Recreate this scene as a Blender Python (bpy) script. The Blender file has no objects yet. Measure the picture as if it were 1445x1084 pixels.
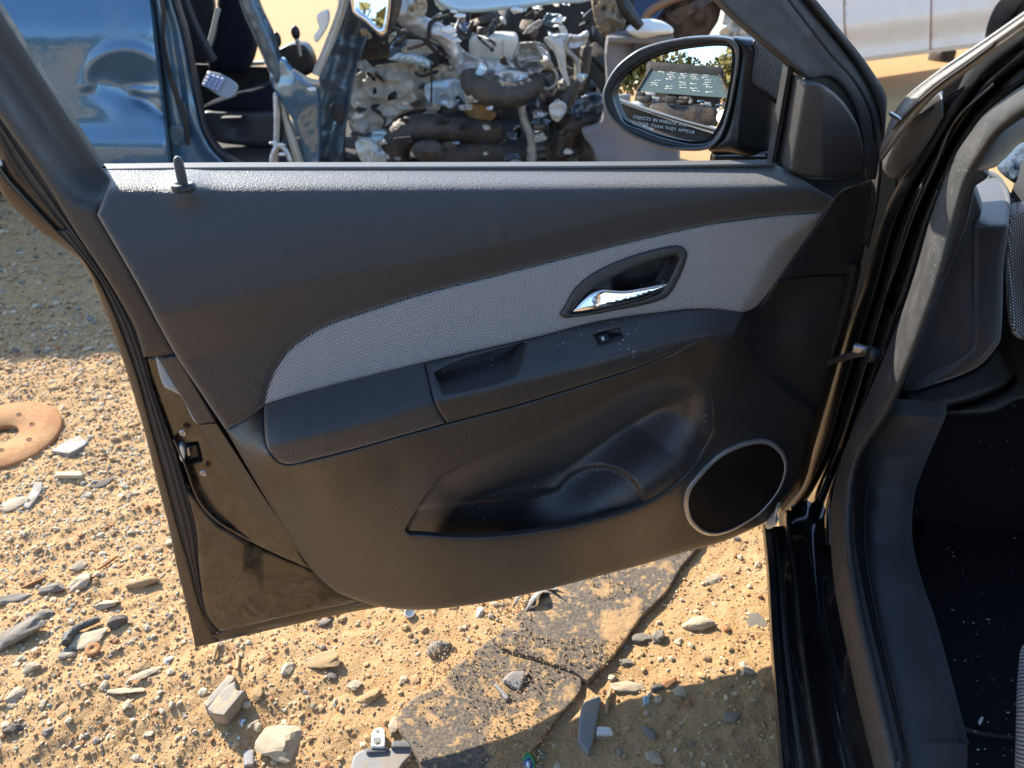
import bpy, bmesh, math, random
import numpy as np
from mathutils import Vector, Matrix
from mathutils.geometry import delaunay_2d_cdt

# ------------------------------------------------------------------ scene, camera, light
sc = bpy.context.scene
COL = sc.collection
random.seed(7)
RNG = np.random.default_rng(7)
R_ = math.radians

CAM_H, PITCH = 1.232, R_(31.4)
FPX, CX, CY = 1084.0, 722.5, 542.0
cam_d = bpy.data.cameras.new('camera')
cam = bpy.data.objects.new('camera', cam_d)
COL.objects.link(cam)
cam.location = (0, 0, CAM_H)
cam.rotation_euler = (math.pi / 2 - PITCH, 0, 0)
cam_d.sensor_width = 36
cam_d.lens = 27.0
cam_d.clip_start = 0.02
cam_d.clip_end = 2000
cam_d.dof.use_dof = True
cam_d.dof.focus_distance = 1.15
cam_d.dof.aperture_fstop = 6.5
sc.camera = cam

SUN_DIR = Vector((-1.05, 1.11, 1.0)).normalized()      # towards the sun
SUN_EL = math.asin(SUN_DIR.z)
SUN_AZ = math.atan2(SUN_DIR.x, SUN_DIR.y)
world = bpy.data.worlds.new('World')
sc.world = world
world.use_nodes = True
wn, wl = world.node_tree.nodes, world.node_tree.links
bg = wn['Background']
sky = wn.new('ShaderNodeTexSky')
sky.sky_type = 'NISHITA'
sky.sun_disc = False
sky.sun_elevation = SUN_EL
sky.sun_rotation = SUN_AZ
sky.air_density = 1.0
sky.dust_density = 0.4
sky.ozone_density = 2.5
wl.new(sky.outputs[0], bg.inputs[0])
bg.inputs[1].default_value = 0.145
sun_d = bpy.data.lights.new('sun', 'SUN')
sun_d.energy = 4.0
sun_d.angle = R_(0.53)
sun_d.color = (1.0, 0.93, 0.82)
sun = bpy.data.objects.new('sun', sun_d)
COL.objects.link(sun)
sun.rotation_euler = SUN_DIR.to_track_quat('Z', 'Y').to_euler()
sun.location = (-6, 7, 8)
sc.view_settings.view_transform = 'Standard'
sc.view_settings.look = 'None'
sc.view_settings.exposure = 1.5
sc.view_settings.gamma = 1.0
sc.view_settings.use_curve_mapping = False

# ------------------------------------------------------------------ geometry helpers
F_ = np.array([0, math.cos(PITCH), -math.sin(PITCH)])
U_ = np.array([0, math.sin(PITCH), math.cos(PITCH)])
X_ = np.array([1.0, 0, 0])
O_ = np.array([0, 0, CAM_H])

def rays(px, py):
    px = np.atleast_1d(np.asarray(px, float)); py = np.atleast_1d(np.asarray(py, float))
    return ((px - CX) / FPX)[:, None] * X_ - ((py - CY) / FPX)[:, None] * U_ + F_

class Surf:
    """a real surface: plane n.p = c pushed out along n by vf(px,py) metres (measured from the photograph's sight lines)"""
    def __init__(self, n, c, vf=0.0):
        self.n = np.array(n, float); self.n /= np.linalg.norm(self.n)
        self.c = c; self.vf = vf; self.rd = -self.n
    def __call__(self, px, py, dv=0.0):
        px = np.atleast_1d(np.asarray(px, float)); py = np.atleast_1d(np.asarray(py, float))
        d = rays(px, py)
        v = self.vf(px, py) if callable(self.vf) else self.vf
        t = (self.c + v + dv - O_ @ self.n) / (d @ self.n)
        return O_ + d * t[:, None]

DA = R_(74)
DT = np.array([math.sin(DA), math.cos(DA), 0]); DN = np.array([math.cos(DA), -math.sin(DA), 0]); DC = -0.99
HA = R_(12.5)
BH = np.array([math.sin(HA), math.cos(HA), 0]); BM = np.array([math.cos(HA), -math.sin(HA), 0]); BK = 0.239
def door(v=0.0): return Surf(DN, DC, v)
def body(w=0.0):
    s = Surf(-BM, -BK, (lambda x, y: -w(x, y)) if callable(w) else -w)
    s.rd = BH * .95 + BM * .3
    return s
def flat(z=0.0, vf=None): return Surf((0, 0, 1), z, vf if vf else 0.0)
def back(y, vf=0.0): return Surf((0, -1, 0), -y, vf)
def bp(px, py, y): return back(y)(px, py)[0]
def gp(px, py, z=0.0): return flat(z)(px, py)[0]

def smin(y, c, k):
    return c - k * np.logaddexp(0, (c - y) / k)
def sstep(a, b, x):
    t = np.clip((x - a) / (b - a), 0, 1); return t * t * (3 - 2 * t)
def itp(pts):
    xs = [p[0] for p in pts]; ys = [p[1] for p in pts]
    return lambda x: np.interp(x, xs, ys)
def gauss(x, y, cx, cy, sx, sy): return np.exp(-((x - cx) / sx) ** 2 - ((y - cy) / sy) ** 2)

def tps(ctrl, lam=1e-6):
    c = np.array(ctrl, float); P = c[:, :2] / 1000.0; v = c[:, 2]
    n = len(P)
    def K(A, B):
        r2 = ((A[:, None] - B[None]) ** 2).sum(-1) + 1e-12
        return 0.5 * r2 * np.log(r2)
    M = np.zeros((n + 3, n + 3)); M[:n, :n] = K(P, P) + lam * np.eye(n)
    M[:n, n] = 1; M[:n, n + 1:] = P; M[n, :n] = 1; M[n + 1:, :n] = P.T
    w = np.linalg.solve(M, np.concatenate([v, np.zeros(3)]))
    def f(px, py):
        Q = np.stack([np.atleast_1d(px), np.atleast_1d(py)], 1) / 1000.0
        return K(Q, P) @ w[:n] + w[n] + Q @ w[n + 1:]
    return f

def sm(pts, closed=True, spacing=6.0):
    """Catmull-Rom through the points; a third value 1 marks a sharp corner"""
    n = len(pts); out = []
    cor = [len(p) > 2 and p[2] for p in pts]
    P = [np.array(p[:2], float) for p in pts]
    segs = n if closed else n - 1
    for i in range(segs):
        p1, p2 = P[i], P[(i + 1) % n]
        if closed:
            p0, p3 = P[(i - 1) % n], P[(i + 2) % n]
        else:
            p0, p3 = P[max(i - 1, 0)], P[min(i + 2, n - 1)]
        if cor[i]: p0 = p1
        if cor[(i + 1) % n]: p3 = p2
        L = np.linalg.norm(p2 - p1); k = max(1, int(round(L / spacing)))
        l0 = max(np.linalg.norm(p1 - p0), 1e-6); l3 = max(np.linalg.norm(p3 - p2), 1e-6)
        m1 = (p2 - p0) / (L + (l0 if not cor[i] else 0)) * L
        m2 = (p3 - p1) / (L + (l3 if not cor[(i + 1) % n] else 0)) * L
        for j in range(k):
            t = j / k
            out.append((2*t**3 - 3*t*t + 1) * p1 + (t**3 - 2*t*t + t) * m1 + (-2*t**3 + 3*t*t) * p2 + (t**3 - t*t) * m2)
    if not closed: out.append(P[-1])
    return np.array(out)

def inside(poly, pts):
    x, y = pts[:, 0], pts[:, 1]; r = np.zeros(len(pts), bool)
    a = poly; b = np.roll(poly, -1, 0)
    for (x1, y1), (x2, y2) in zip(a, b):
        if y1 == y2: continue
        c = ((y1 > y) != (y2 > y)) & (x < (x2 - x1) * (y - y1) / (y2 - y1) + x1)
        r ^= c
    return r

def polydist(poly, pts, closed=True):
    a = poly if closed else poly[:-1]; b = np.roll(poly, -1, 0) if closed else poly[1:]
    out = np.empty(len(pts))
    ab = b - a; L2 = (ab ** 2).sum(1) + 1e-12
    for s in range(0, len(pts), 4000):
        p = pts[s:s + 4000]
        t = np.clip(((p[:, None] - a[None]) * ab[None]).sum(-1) / L2, 0, 1)
        d = p[:, None] - (a[None] + t[..., None] * ab[None])
        out[s:s + 4000] = np.sqrt((d ** 2).sum(-1)).min(1)
    return out

def hash2(ix, iy, seed):
    h = (ix.astype(np.int64) * 374761393 + iy.astype(np.int64) * 668265263 + seed * 974711) & 0xffffffff
    h = ((h ^ (h >> 13)) * 1274126177) & 0xffffffff
    return ((h ^ (h >> 16)) & 0xffff) / 65535.0
def vnoise(x, y, seed=0):
    ix = np.floor(x); iy = np.floor(y); fx = x - ix; fy = y - iy
    fx = fx * fx * (3 - 2 * fx); fy = fy * fy * (3 - 2 * fy)
    a = hash2(ix, iy, seed); b = hash2(ix + 1, iy, seed); c = hash2(ix, iy + 1, seed); d = hash2(ix + 1, iy + 1, seed)
    return (a + (b - a) * fx) * (1 - fy) + (c + (d - c) * fx) * fy
def fbm(x, y, seed=0, oct=4):
    s = 0; a = 1; t = 0
    for o in range(oct):
        s = s + a * vnoise(x * 2 ** o + 17 * o, y * 2 ** o - 9 * o, seed + o); t += a; a *= .5
    return s / t - .5
def ridge(x, y, seed=0, oct=3):
    s = 0; a = 1; t = 0
    for o in range(oct):
        s = s + a * (1 - 2 * np.abs(vnoise(x * 2 ** o + 17 * o, y * 2 ** o - 9 * o, seed + o) - .5)); t += a; a *= .5
    return s / t - .5

# ------------------------------------------------------------------ objects
ORG = {}
def props(o, label=None, cat=None, group=None, kind=None):
    if label: o['label'] = label
    if cat: o['category'] = cat
    if group: o['group'] = group
    if kind: o['kind'] = kind
    return o
def link_mesh(name, V, faces, mat, parent=None, origin=None, smooth=True, uv=None, sharp_from=None, mats=None, fmat=None):
    V = np.asarray(V, float)
    if parent is not None: org = ORG[parent.name]
    elif origin is not None: org = np.array(origin, float)
    else: org = np.array([V[:, 0].mean(), V[:, 1].mean(), V[:, 2].min()])
    me = bpy.data.meshes.new(name)
    me.from_pydata((V - org).tolist(), [], [tuple(f) for f in faces])
    me.polygons.foreach_set('use_smooth', [smooth] * len(me.polygons))
    if uv is not None:
        l = me.uv_layers.new(name='UVMap')
        idx = np.empty(len(me.loops), np.int32); me.loops.foreach_get('vertex_index', idx)
        l.data.foreach_set('uv', np.asarray(uv, np.float32)[idx].ravel())
    for m in (mats or [mat]): me.materials.append(m)
    if fmat is not None: me.polygons.foreach_set('material_index', fmat)
    me.update()
    o = bpy.data.objects.new(name, me)
    COL.objects.link(o)
    if parent is not None: o.parent = parent
    else: o.location = org
    ORG[o.name] = org
    return o
def empty(name, loc, label, cat, group=None):
    o = bpy.data.objects.new(name, None); COL.objects.link(o)
    o.location = loc; o.empty_display_size = .1
    ORG[o.name] = np.array(loc, float)
    return props(o, label, cat, group)

def uv_of(P, n):
    T = np.cross([0, 0, 1], n)
    if np.linalg.norm(T) < 1e-3: return P[:, :2]
    T /= np.linalg.norm(T)
    return np.stack([P @ T, P[:, 2]], 1)

def patch(name, outline, surf, mat, parent=None, step=7.0, holes=(), rim=.012, rnd=0.0, rpx=0.0, dv=0.0, rmask=None, rimdir=None, raw=False, smooth=True, origin=None, back_cap=False):
    """surface piece with its own outline, rounded edge and depth"""
    ol = np.asarray(outline) if raw else sm(outline, True, step * .8)
    hs = [sm(h, True, step * .8) for h in holes]
    mn, mx = ol.min(0), ol.max(0)
    gx, gy = np.meshgrid(np.arange(mn[0], mx[0], step), np.arange(mn[1], mx[1], step * .87))
    gx = gx + (np.arange(gx.shape[0]) % 2)[:, None] * step * .5
    g = np.stack([gx.ravel(), gy.ravel()], 1)
    g = g[inside(ol, g)]
    for h in hs: g = g[~inside(h, g)]
    loops = [ol] + hs
    if len(g):
        d = np.min([polydist(l, g) for l in loops], 0)
        g = g[d > step * .45]
    if rpx > 0:                                     # rings of points inside the rounded edge
        ext = []
        for l in loops:
            tn = np.roll(l, -1, 0) - np.roll(l, 1, 0); nn = np.stack([-tn[:, 1], tn[:, 0]], 1)
            nn /= np.linalg.norm(nn, axis=1)[:, None] + 1e-9
            for k in (.18, .5, 1.0):
                for s_ in (1, -1): ext.append(l + nn * s_ * rpx * k)
        ext = np.concatenate(ext)
        ok = inside(ol, ext)
        for h in hs: ok &= ~inside(h, ext)
        ext = ext[ok]
        d = np.min([polydist(l, ext) for l in loops], 0)
        ext = ext[d > rpx * .15]
        # thin the background grid where rings are
        if len(g):
            d = np.min([polydist(l, g) for l in loops], 0); g = g[d > rpx * 1.15]
        g = np.concatenate([g, ext]) if len(g) else ext
    pts = []; edges = []
    for l in loops:
        b = len(pts); n = len(l)
        pts += [Vector(p) for p in l]; edges += [(b + i, b + (i + 1) % n) for i in range(n)]
    pts += [Vector(p) for p in g]
    r = delaunay_2d_cdt(pts, edges, [], 0, 1e-4)
    P2 = np.array([(v.x, v.y) for v in r[0]]); T = np.array([f for f in r[2] if len(f) == 3])
    cen = P2[T].mean(1)
    ok = inside(ol, cen)
    for h in hs: ok &= ~inside(h, cen)
    T = T[ok]
    off = np.full(len(P2), float(dv))
    if rpx > 0 and rnd > 0:
        d = np.min([polydist(l, P2) for l in loops], 0)
        q = np.clip(1 - d / rpx, 0, 1)
        k = rnd * (1 - np.sqrt(np.clip(1 - q * q, 0, 1)))
        if rmask is not None: k = k * rmask(P2[:, 0], P2[:, 1])
        off -= k
    P = surf(P2[:, 0], P2[:, 1], off)
    a, b, c = P[T[:, 0]], P[T[:, 1]], P[T[:, 2]]
    nr = np.cross(b - a, c - a); flip = (nr * (a - O_)).sum(1).sum() > 0
    if flip: T = T[:, ::-1]
    faces = T.tolist(); V = P
    if rim:
        e = {}
        for t in T:
            for i in range(3):
                k = (t[i], t[(i + 1) % 3]); e[k] = e.get(k, 0) + 1
        bd = [k for k in e if (k[1], k[0]) not in e]
        rd = surf.rd * rim if rimdir is None else np.array(rimdir, float)
        ids = sorted({i for k in bd for i in k}); share = rnd > 0
        m0 = {}
        if share:
            m0 = {i: i for i in ids}
        else:
            m0 = {i: len(V) + j for j, i in enumerate(ids)}; V = np.concatenate([V, P[ids]])
        m1 = {i: len(V) + j for j, i in enumerate(ids)}; V = np.concatenate([V, P[ids] + rd])
        for i, j in bd: faces.append((m0[j], m0[i], m1[i], m1[j]))
        if back_cap:
            off0 = {i: len(V) + j for j, i in enumerate(range(len(P)))}; V = np.concatenate([V, P + rd])
            for t in T: faces.append((off0[t[2]], off0[t[1]], off0[t[0]]))
    uv = uv_of(V, surf.n)
    return link_mesh(name, V, faces, mat, parent, uv=uv, smooth=smooth, origin=origin)

def resample(pl, m):
    pl = np.asarray(pl, float); d = np.concatenate([[0], np.cumsum(np.linalg.norm(np.diff(pl, axis=0), axis=1))])
    s = np.linspace(0, d[-1], m)
    return np.stack([np.interp(s, d, pl[:, 0]), np.interp(s, d, pl[:, 1])], 1)

def ribbon(name, L, Rr, surf, mat, parent=None, m=40, ns=9, bulge=0.0, prof=None, rim=.01, dv=0.0, wave=0.0, seed=1, tilt=0.0):
    """long strip between two measured edges with a rounded section"""
    A = resample(sm(L, False, 6), m); B = resample(sm(Rr, False, 6), m)
    s = np.linspace(0, 1, ns)
    Q = A[:, None] * (1 - s)[None, :, None] + B[:, None] * s[None, :, None]
    pr = prof(s) if prof else np.sqrt(np.clip(1 - (2 * s - 1) ** 2, 0, 1)) * bulge
    pr = pr + tilt * (s - .5)
    off = np.broadcast_to(pr[None], (m, ns)).copy() + dv
    if wave:
        tt = np.linspace(0, 1, m)[:, None] * 9
        off += wave * fbm(tt + 0 * s[None], s[None] * 1.2 + 0 * tt, seed)
    q = Q.reshape(-1, 2)
    P = surf(q[:, 0], q[:, 1], off.ravel())
    faces = []
    for i in range(m - 1):
        for j in range(ns - 1):
            a = i * ns + j; faces.append((a, a + 1, a + ns + 1, a + ns))
    f = np.array(faces); nr = np.cross(P[f[:, 1]] - P[f[:, 0]], P[f[:, 2]] - P[f[:, 0]])
    flip = (nr * (P[f[:, 0]] - O_)).sum() > 0
    if flip: faces = [t[::-1] for t in faces]
    V = P
    if rim:
        loop = [j for j in range(ns)] + [i * ns + ns - 1 for i in range(1, m)] + [(m - 1) * ns + j for j in range(ns - 2, -1, -1)] + [i * ns for i in range(m - 2, 0, -1)]
        b0 = len(V); V = np.concatenate([V, P[loop], P[loop] + surf.rd * rim]); n = len(loop)
        for i in range(n):
            j = (i + 1) % n; q4 = (b0 + i, b0 + j, b0 + n + j, b0 + n + i)
            faces.append(q4[::-1] if not flip else q4)
    return link_mesh(name, V, faces, mat, parent, uv=uv_of(V, surf.n))

def tube_mesh(pts, rad, ns=10, caps=True):
    pts = np.asarray(pts, float); n = len(pts)
    rad = np.broadcast_to(np.asarray(rad, float), (n,))
    tg = np.gradient(pts, axis=0); tg /= np.linalg.norm(tg, axis=1)[:, None] + 1e-9
    up = np.array([0, 0, 1.0]) if abs(tg[0][2]) < .9 else np.array([1.0, 0, 0])
    nrm = np.cross(tg[0], up); nrm /= np.linalg.norm(nrm)
    V = []; F = []
    for i in range(n):
        nrm = nrm - tg[i] * (nrm @ tg[i]); nrm /= np.linalg.norm(nrm) + 1e-9
        bn = np.cross(tg[i], nrm)
        for k in range(ns):
            a = 2 * math.pi * k / ns
            V.append(pts[i] + rad[i] * (math.cos(a) * nrm + math.sin(a) * bn))
    for i in range(n - 1):
        for k in range(ns):
            a = i * ns + k; b = i * ns + (k + 1) % ns
            F.append((a, b, b + ns, a + ns))
    if caps:
        F.append(tuple(range(ns))[::-1]); F.append(tuple((n - 1) * ns + k for k in range(ns)))
    return np.array(V), F
def smooth3(pts, k=6):
    pts = np.asarray(pts, float); out = []
    for i in range(len(pts) - 1):
        p0 = pts[max(i - 1, 0)]; p1 = pts[i]; p2 = pts[i + 1]; p3 = pts[min(i + 2, len(pts) - 1)]
        for j in range(k):
            t = j / k
            out.append(.5 * (2*p1 + (p2 - p0)*t + (2*p0 - 5*p1 + 4*p2 - p3)*t*t + (3*p1 - p0 - 3*p2 + p3)*t**3))
    out.append(pts[-1]); return np.array(out)
def tube(name, pts, rad, mat, parent=None, ns=10, k=6, **kw):
    P = smooth3(pts, k) if k else np.asarray(pts, float)
    if not np.isscalar(rad):
        rad = np.interp(np.linspace(0, 1, len(P)), np.linspace(0, 1, len(rad)), rad)
    V, F = tube_mesh(P, rad, ns)
    return link_mesh(name, V, F, mat, parent, **kw)

def rbox(c, size, rot=None, bev=.01, seg=2):
    """bevelled box: verts (world), faces"""
    bm = bmesh.new(); bmesh.ops.create_cube(bm, size=1)
    for v in bm.verts: v.co = Vector((v.co.x * size[0], v.co.y * size[1], v.co.z * size[2]))
    if bev: bmesh.ops.bevel(bm, geom=list(bm.edges), offset=bev, segments=seg, affect='EDGES', profile=.5)
    M = Matrix.Translation(Vector(c)) @ (rot.to_4x4() if rot is not None else Matrix.Identity(4))
    bm.verts.index_update()
    V = np.array([(M @ v.co)[:] for v in bm.verts]); Fc = [tuple(v.index for v in f.verts) for f in bm.faces]
    bm.free(); return V, Fc
def rotm(az=0, el=0, roll=0):
    return Matrix.Rotation(az, 3, 'Z') @ Matrix.Rotation(el, 3, 'X') @ Matrix.Rotation(roll, 3, 'Y')
def join(parts):
    V = []; F = []; b = 0
    for v, f in parts:
        V.append(np.asarray(v)); F += [tuple(i + b for i in t) for t in f]; b += len(v)
    return np.concatenate(V), F
def ico(sub):
    bm = bmesh.new(); bmesh.ops.create_icosphere(bm, subdivisions=sub, radius=1)
    bm.verts.index_update()
    V = np.array([v.co[:] for v in bm.verts]); F = [tuple(v.index for v in f.verts) for f in bm.faces]; bm.free()
    return V, F
def lathe(prof, c, axis, ns=32, capped=False):
    """prof: (radius, height) along axis"""
    axis = np.array(axis, float); axis /= np.linalg.norm(axis)
    u = np.cross(axis, [0, 0, 1.0]);
    if np.linalg.norm(u) < 1e-3: u = np.array([1.0, 0, 0])
    u /= np.linalg.norm(u); w = np.cross(axis, u)
    V = []; F = []
    for r, h in prof:
        for k in range(ns):
            a = 2 * math.pi * k / ns
            V.append(np.array(c) + axis * h + r * (math.cos(a) * u + math.sin(a) * w))
    for i in range(len(prof) - 1):
        for k in range(ns):
            a = i * ns + k; b = i * ns + (k + 1) % ns; F.append((a, b, b + ns, a + ns))
    if capped: F.append(tuple((len(prof) - 1) * ns + k for k in range(ns)))
    return np.array(V), F

# ------------------------------------------------------------------ materials
def mat(name, col=(.5, .5, .5), rough=.5, metal=0.0, spec=.5, coat=0.0, vary=None, bump=None, dust=None, speck=None, trans=0.0, rvary=0.0, sheen=0.0):
    """vary=(scale, amount, colour2)  bump=[(kind, scale, distance)]  dust=(colour, amount, scale)  speck=(scale, size, colour)"""
    m = bpy.data.materials.new(name); m.use_nodes = True
    nt = m.node_tree; N = nt.nodes; L = nt.links
    b = N['Principled BSDF']
    b.inputs['Roughness'].default_value = rough; b.inputs['Metallic'].default_value = metal
    b.inputs['Specular IOR Level'].default_value = spec
    b.inputs['Coat Weight'].default_value = coat; b.inputs['Coat Roughness'].default_value = .05
    b.inputs['Transmission Weight'].default_value = trans
    b.inputs['Sheen Weight'].default_value = sheen; b.inputs['Sheen Roughness'].default_value = .45
    tc = N.new('ShaderNodeTexCoord'); co = tc.outputs['Object']
    rgb = N.new('ShaderNodeRGB'); rgb.outputs[0].default_value = (*col, 1); cur = rgb.outputs[0]
    def mix(fac, a, c2):
        x = N.new('ShaderNodeMix'); x.data_type = 'RGBA'
        L.new(fac, x.inputs[0]); L.new(a, x.inputs[6])
        if isinstance(c2, tuple): x.inputs[7].default_value = (*c2, 1)
        else: L.new(c2, x.inputs[7])
        return x.outputs[2]
    def noise(scale, det=6, rough_=.6):
        t = N.new('ShaderNodeTexNoise'); t.inputs['Scale'].default_value = scale; t.inputs['Detail'].default_value = det
        t.inputs['Roughness'].default_value = rough_; L.new(co, t.inputs['Vector']); return t.outputs[0]
    def ramp(v, a, c2):
        r = N.new('ShaderNodeMapRange'); r.inputs[1].default_value = a; r.inputs[2].default_value = c2; r.interpolation_type = 'SMOOTHSTEP'
        L.new(v, r.inputs[0]); return r.outputs[0]
    def mul(v, k):
        x = N.new('ShaderNodeMath'); x.operation = 'MULTIPLY'; L.new(v, x.inputs[0])
        if isinstance(k, (int, float)): x.inputs[1].default_value = k
        else: L.new(k, x.inputs[1])
        return x.outputs[0]
    if vary:
        for q in (vary if isinstance(vary, list) else [vary]):
            s, amt, c2 = q[:3]; lo, hi = q[3:] if len(q) > 3 else (.38, .64)
            cur = mix(mul(ramp(noise(s), lo, hi), amt), cur, c2)
    if dust:
        c2, amt, s = dust
        cur = mix(mul(ramp(noise(s, 8, .7), .42, .72), amt), cur, c2)
        rr = ramp(noise(s, 8, .7), .4, .75)
        x = N.new('ShaderNodeMath'); x.operation = 'MULTIPLY_ADD'; L.new(rr, x.inputs[0]); x.inputs[1].default_value = min(.5, amt); x.inputs[2].default_value = rough
        L.new(x.outputs[0], b.inputs['Roughness'])
    elif rvary:
        x = N.new('ShaderNodeMath'); x.operation = 'MULTIPLY_ADD'; L.new(noise(9, 5), x.inputs[0]); x.inputs[1].default_value = rvary * 2; x.inputs[2].default_value = rough - rvary
        L.new(x.outputs[0], b.inputs['Roughness'])
    if speck:
        s, size, c2 = speck
        v = N.new('ShaderNodeTexVoronoi'); v.inputs['Scale'].default_value = s; L.new(co, v.inputs['Vector'])
        near = ramp(v.outputs['Distance'], size, size * .6)
        sep = N.new('ShaderNodeSeparateColor'); L.new(v.outputs['Color'], sep.inputs[0])
        cur = mix(mul(mul(near, ramp(sep.outputs[0], .72, .74)), ramp(noise(6, 2), .45, .6)), cur, c2)
    L.new(cur, b.inputs['Base Color'])
    prev = None
    for kind, s, dist in (bump or []):
        if kind == 'noise': h = noise(s, 5)
        elif kind == 'leather':
            v = N.new('ShaderNodeTexVoronoi'); v.feature = 'SMOOTH_F1'; v.inputs['Scale'].default_value = s; v.inputs['Smoothness'].default_value = .35
            wv = N.new('ShaderNodeMixRGB'); wv.blend_type = 'ADD'; wv.inputs[0].default_value = .004
            nz = N.new('ShaderNodeTexNoise'); nz.inputs['Scale'].default_value = s * .5; L.new(co, nz.inputs['Vector'])
            L.new(co, wv.inputs[1]); L.new(nz.outputs['Color'], wv.inputs[2]); L.new(wv.outputs[0], v.inputs['Vector'])
            h = v.outputs['Distance']
        else:
            v = N.new('ShaderNodeTexVoronoi'); v.inputs['Scale'].default_value = s; L.new(co, v.inputs['Vector']); h = v.outputs['Distance']
        bn = N.new('ShaderNodeBump'); bn.inputs['Strength'].default_value = 1.0; bn.inputs['Distance'].default_value = dist
        L.new(h, bn.inputs['Height'])
        if prev: L.new(prev, bn.inputs['Normal'])
        prev = bn.outputs[0]
    if prev: L.new(prev, b.inputs['Normal'])
    return m

def weave_mat(name, dot, base, per=.0038, rough=.75):
    m = bpy.data.materials.new(name); m.use_nodes = True
    nt = m.node_tree; N = nt.nodes; L = nt.links; b = N['Principled BSDF']
    b.inputs['Roughness'].default_value = rough; b.inputs['Specular IOR Level'].default_value = .35
    tc = N.new('ShaderNodeTexCoord'); sp = N.new('ShaderNodeSeparateXYZ'); L.new(tc.outputs['UV'], sp.inputs[0])
    def M(op, a, c=None):
        x = N.new('ShaderNodeMath'); x.operation = op
        for i, q in enumerate((a, c)):
            if q is None: continue
            if isinstance(q, (int, float)): x.inputs[i].default_value = q
            else: L.new(q, x.inputs[i])
        return x.outputs[0]
    k = 2 * math.pi / per
    s = M('MULTIPLY', M('SINE', M('MULTIPLY', sp.outputs[0], k)), M('SINE', M('MULTIPLY', sp.outputs[1], k * .82)))
    r = N.new('ShaderNodeMapRange'); r.inputs[1].default_value = .05; r.inputs[2].default_value = .55; r.interpolation_type = 'SMOOTHSTEP'; L.new(s, r.inputs[0])
    nz = N.new('ShaderNodeTexNoise'); nz.inputs['Scale'].default_value = 60; L.new(tc.outputs['Object'], nz.inputs['Vector'])
    x = N.new('ShaderNodeMix'); x.data_type = 'RGBA'; L.new(r.outputs[0], x.inputs[0]); x.inputs[6].default_value = (*base, 1); x.inputs[7].default_value = (*dot, 1)
    L.new(x.outputs[2], b.inputs['Base Color'])
    bn = N.new('ShaderNodeBump'); bn.inputs['Distance'].default_value = .0006; L.new(s, bn.inputs['Height']); L.new(bn.outputs[0], b.inputs['Normal'])
    return m

M = {}
M['trim'] = mat('charcoal_grain_plastic', (.041, .039, .037), .52, spec=.55, bump=[('leather', 520, .0007)], vary=(5, .35, (.044, .042, .04)), sheen=.34, speck=(170, .10, (.4, .4, .4)))
M['trim_hard'] = mat('charcoal_hard_plastic', (.030, .030, .031), .40, spec=.85, bump=[('leather', 620, .00035)], vary=(7, .5, (.042, .039, .036)), speck=(150, .20, (.5, .5, .5)), sheen=.10)
M['trim_side'] = mat('matt_side_plastic', (.040, .038, .036), .40, spec=.8, bump=[('leather', 560, .00055)], rvary=.05)
M['fabric'] = weave_mat('dotted_grey_fabric', (.76, .745, .72), (.24, .236, .23))
M['switch'] = mat('satin_black_plastic', (.012, .012, .013), .3)
M['recess'] = mat('dark_recess_plastic', (.018, .018, .02), .5)
M['chrome'] = mat('chrome', (.82, .81, .79), .08, 1.0, bump=[('noise', 22, .0012)])
M['satin'] = mat('satin_silver_plastic', (.62, .62, .62), .32, .6)
M['grille'] = mat('speaker_cloth', (.010, .010, .011), .8, spec=.2, bump=[('voronoi', 1400, .0006)], speck=(160, .12, (.2, .2, .2)))
M['black_paint'] = mat('black_gloss_paint', (.006, .006, .007), .12, spec=.5, coat=1.0, dust=((.10, .085, .065), .10, 7))
M['black_satin'] = mat('black_satin_paint', (.006, .006, .006), .42, spec=.3, dust=((.06, .05, .04), .12, 9))
M['dusty_paint'] = mat('dusty_black_paint', (.012, .011, .010), .22, spec=.5, coat=.6, dust=((.17, .12, .07), .55, 26), bump=[('noise', 30, .0012)])
M['hem'] = mat('weathered_black_paint', (.018, .017, .016), .3, spec=.5, coat=.3, dust=((.13, .10, .075), .35, 16))
M['rubber'] = mat('grey_worn_rubber', (.035, .034, .033), .6, spec=.4, dust=((.12, .10, .085), .35, 20), bump=[('noise', 220, .0005)])
M['frame_trim'] = mat('matt_frame_film', (.050, .046, .042), .48, spec=.5, dust=((.12, .10, .08), .45, 14), bump=[('noise', 40, .0006)])
M['seal'] = mat('black_door_seal_rubber', (.036, .035, .034), .55, spec=.45, bump=[('noise', 260, .0006)], dust=((.09, .085, .075), .3, 25), speck=(240, .2, (.35, .33, .3)))
M['chalk'] = mat('chalky_seal_rubber', (.26, .255, .24), .7, bump=[('noise', 160, .0015)], dust=((.34, .33, .3), .5, 30))
M['carpet'] = mat('black_carpet', (.014, .015, .019), .95, spec=.15, bump=[('noise', 700, .002)], speck=(95, .12, (.6, .6, .6)))
M['sill_trim'] = mat('sill_trim_plastic', (.046, .046, .048), .48, spec=.5, bump=[('noise', 500, .0003)], speck=(70, .06, (.4, .4, .4)), dust=((.085, .08, .075), .4, 12), sheen=.15)
M['dash'] = mat('dash_plastic', (.062, .06, .06), .45, bump=[('leather', 420, .0007)], sheen=.35)
M['dashfab'] = weave_mat('dash_fabric', (.62, .61, .58), (.10, .10, .11), .006)
M['cream'] = mat('cream_headliner_cloth', (.45, .41, .34), .9, bump=[('noise', 300, .001)])
M['denim'] = mat('dark_blue_denim', (.035, .06, .09), .95, bump=[('noise', 500, .002)], vary=(220, .8, (.10, .14, .19)))
M['white_plastic'] = mat('white_plastic', (.72, .71, .66), .4)
M['steel'] = mat('scuffed_steel', (.35, .35, .36), .35, .9, bump=[('noise', 60, .002)])
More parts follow.
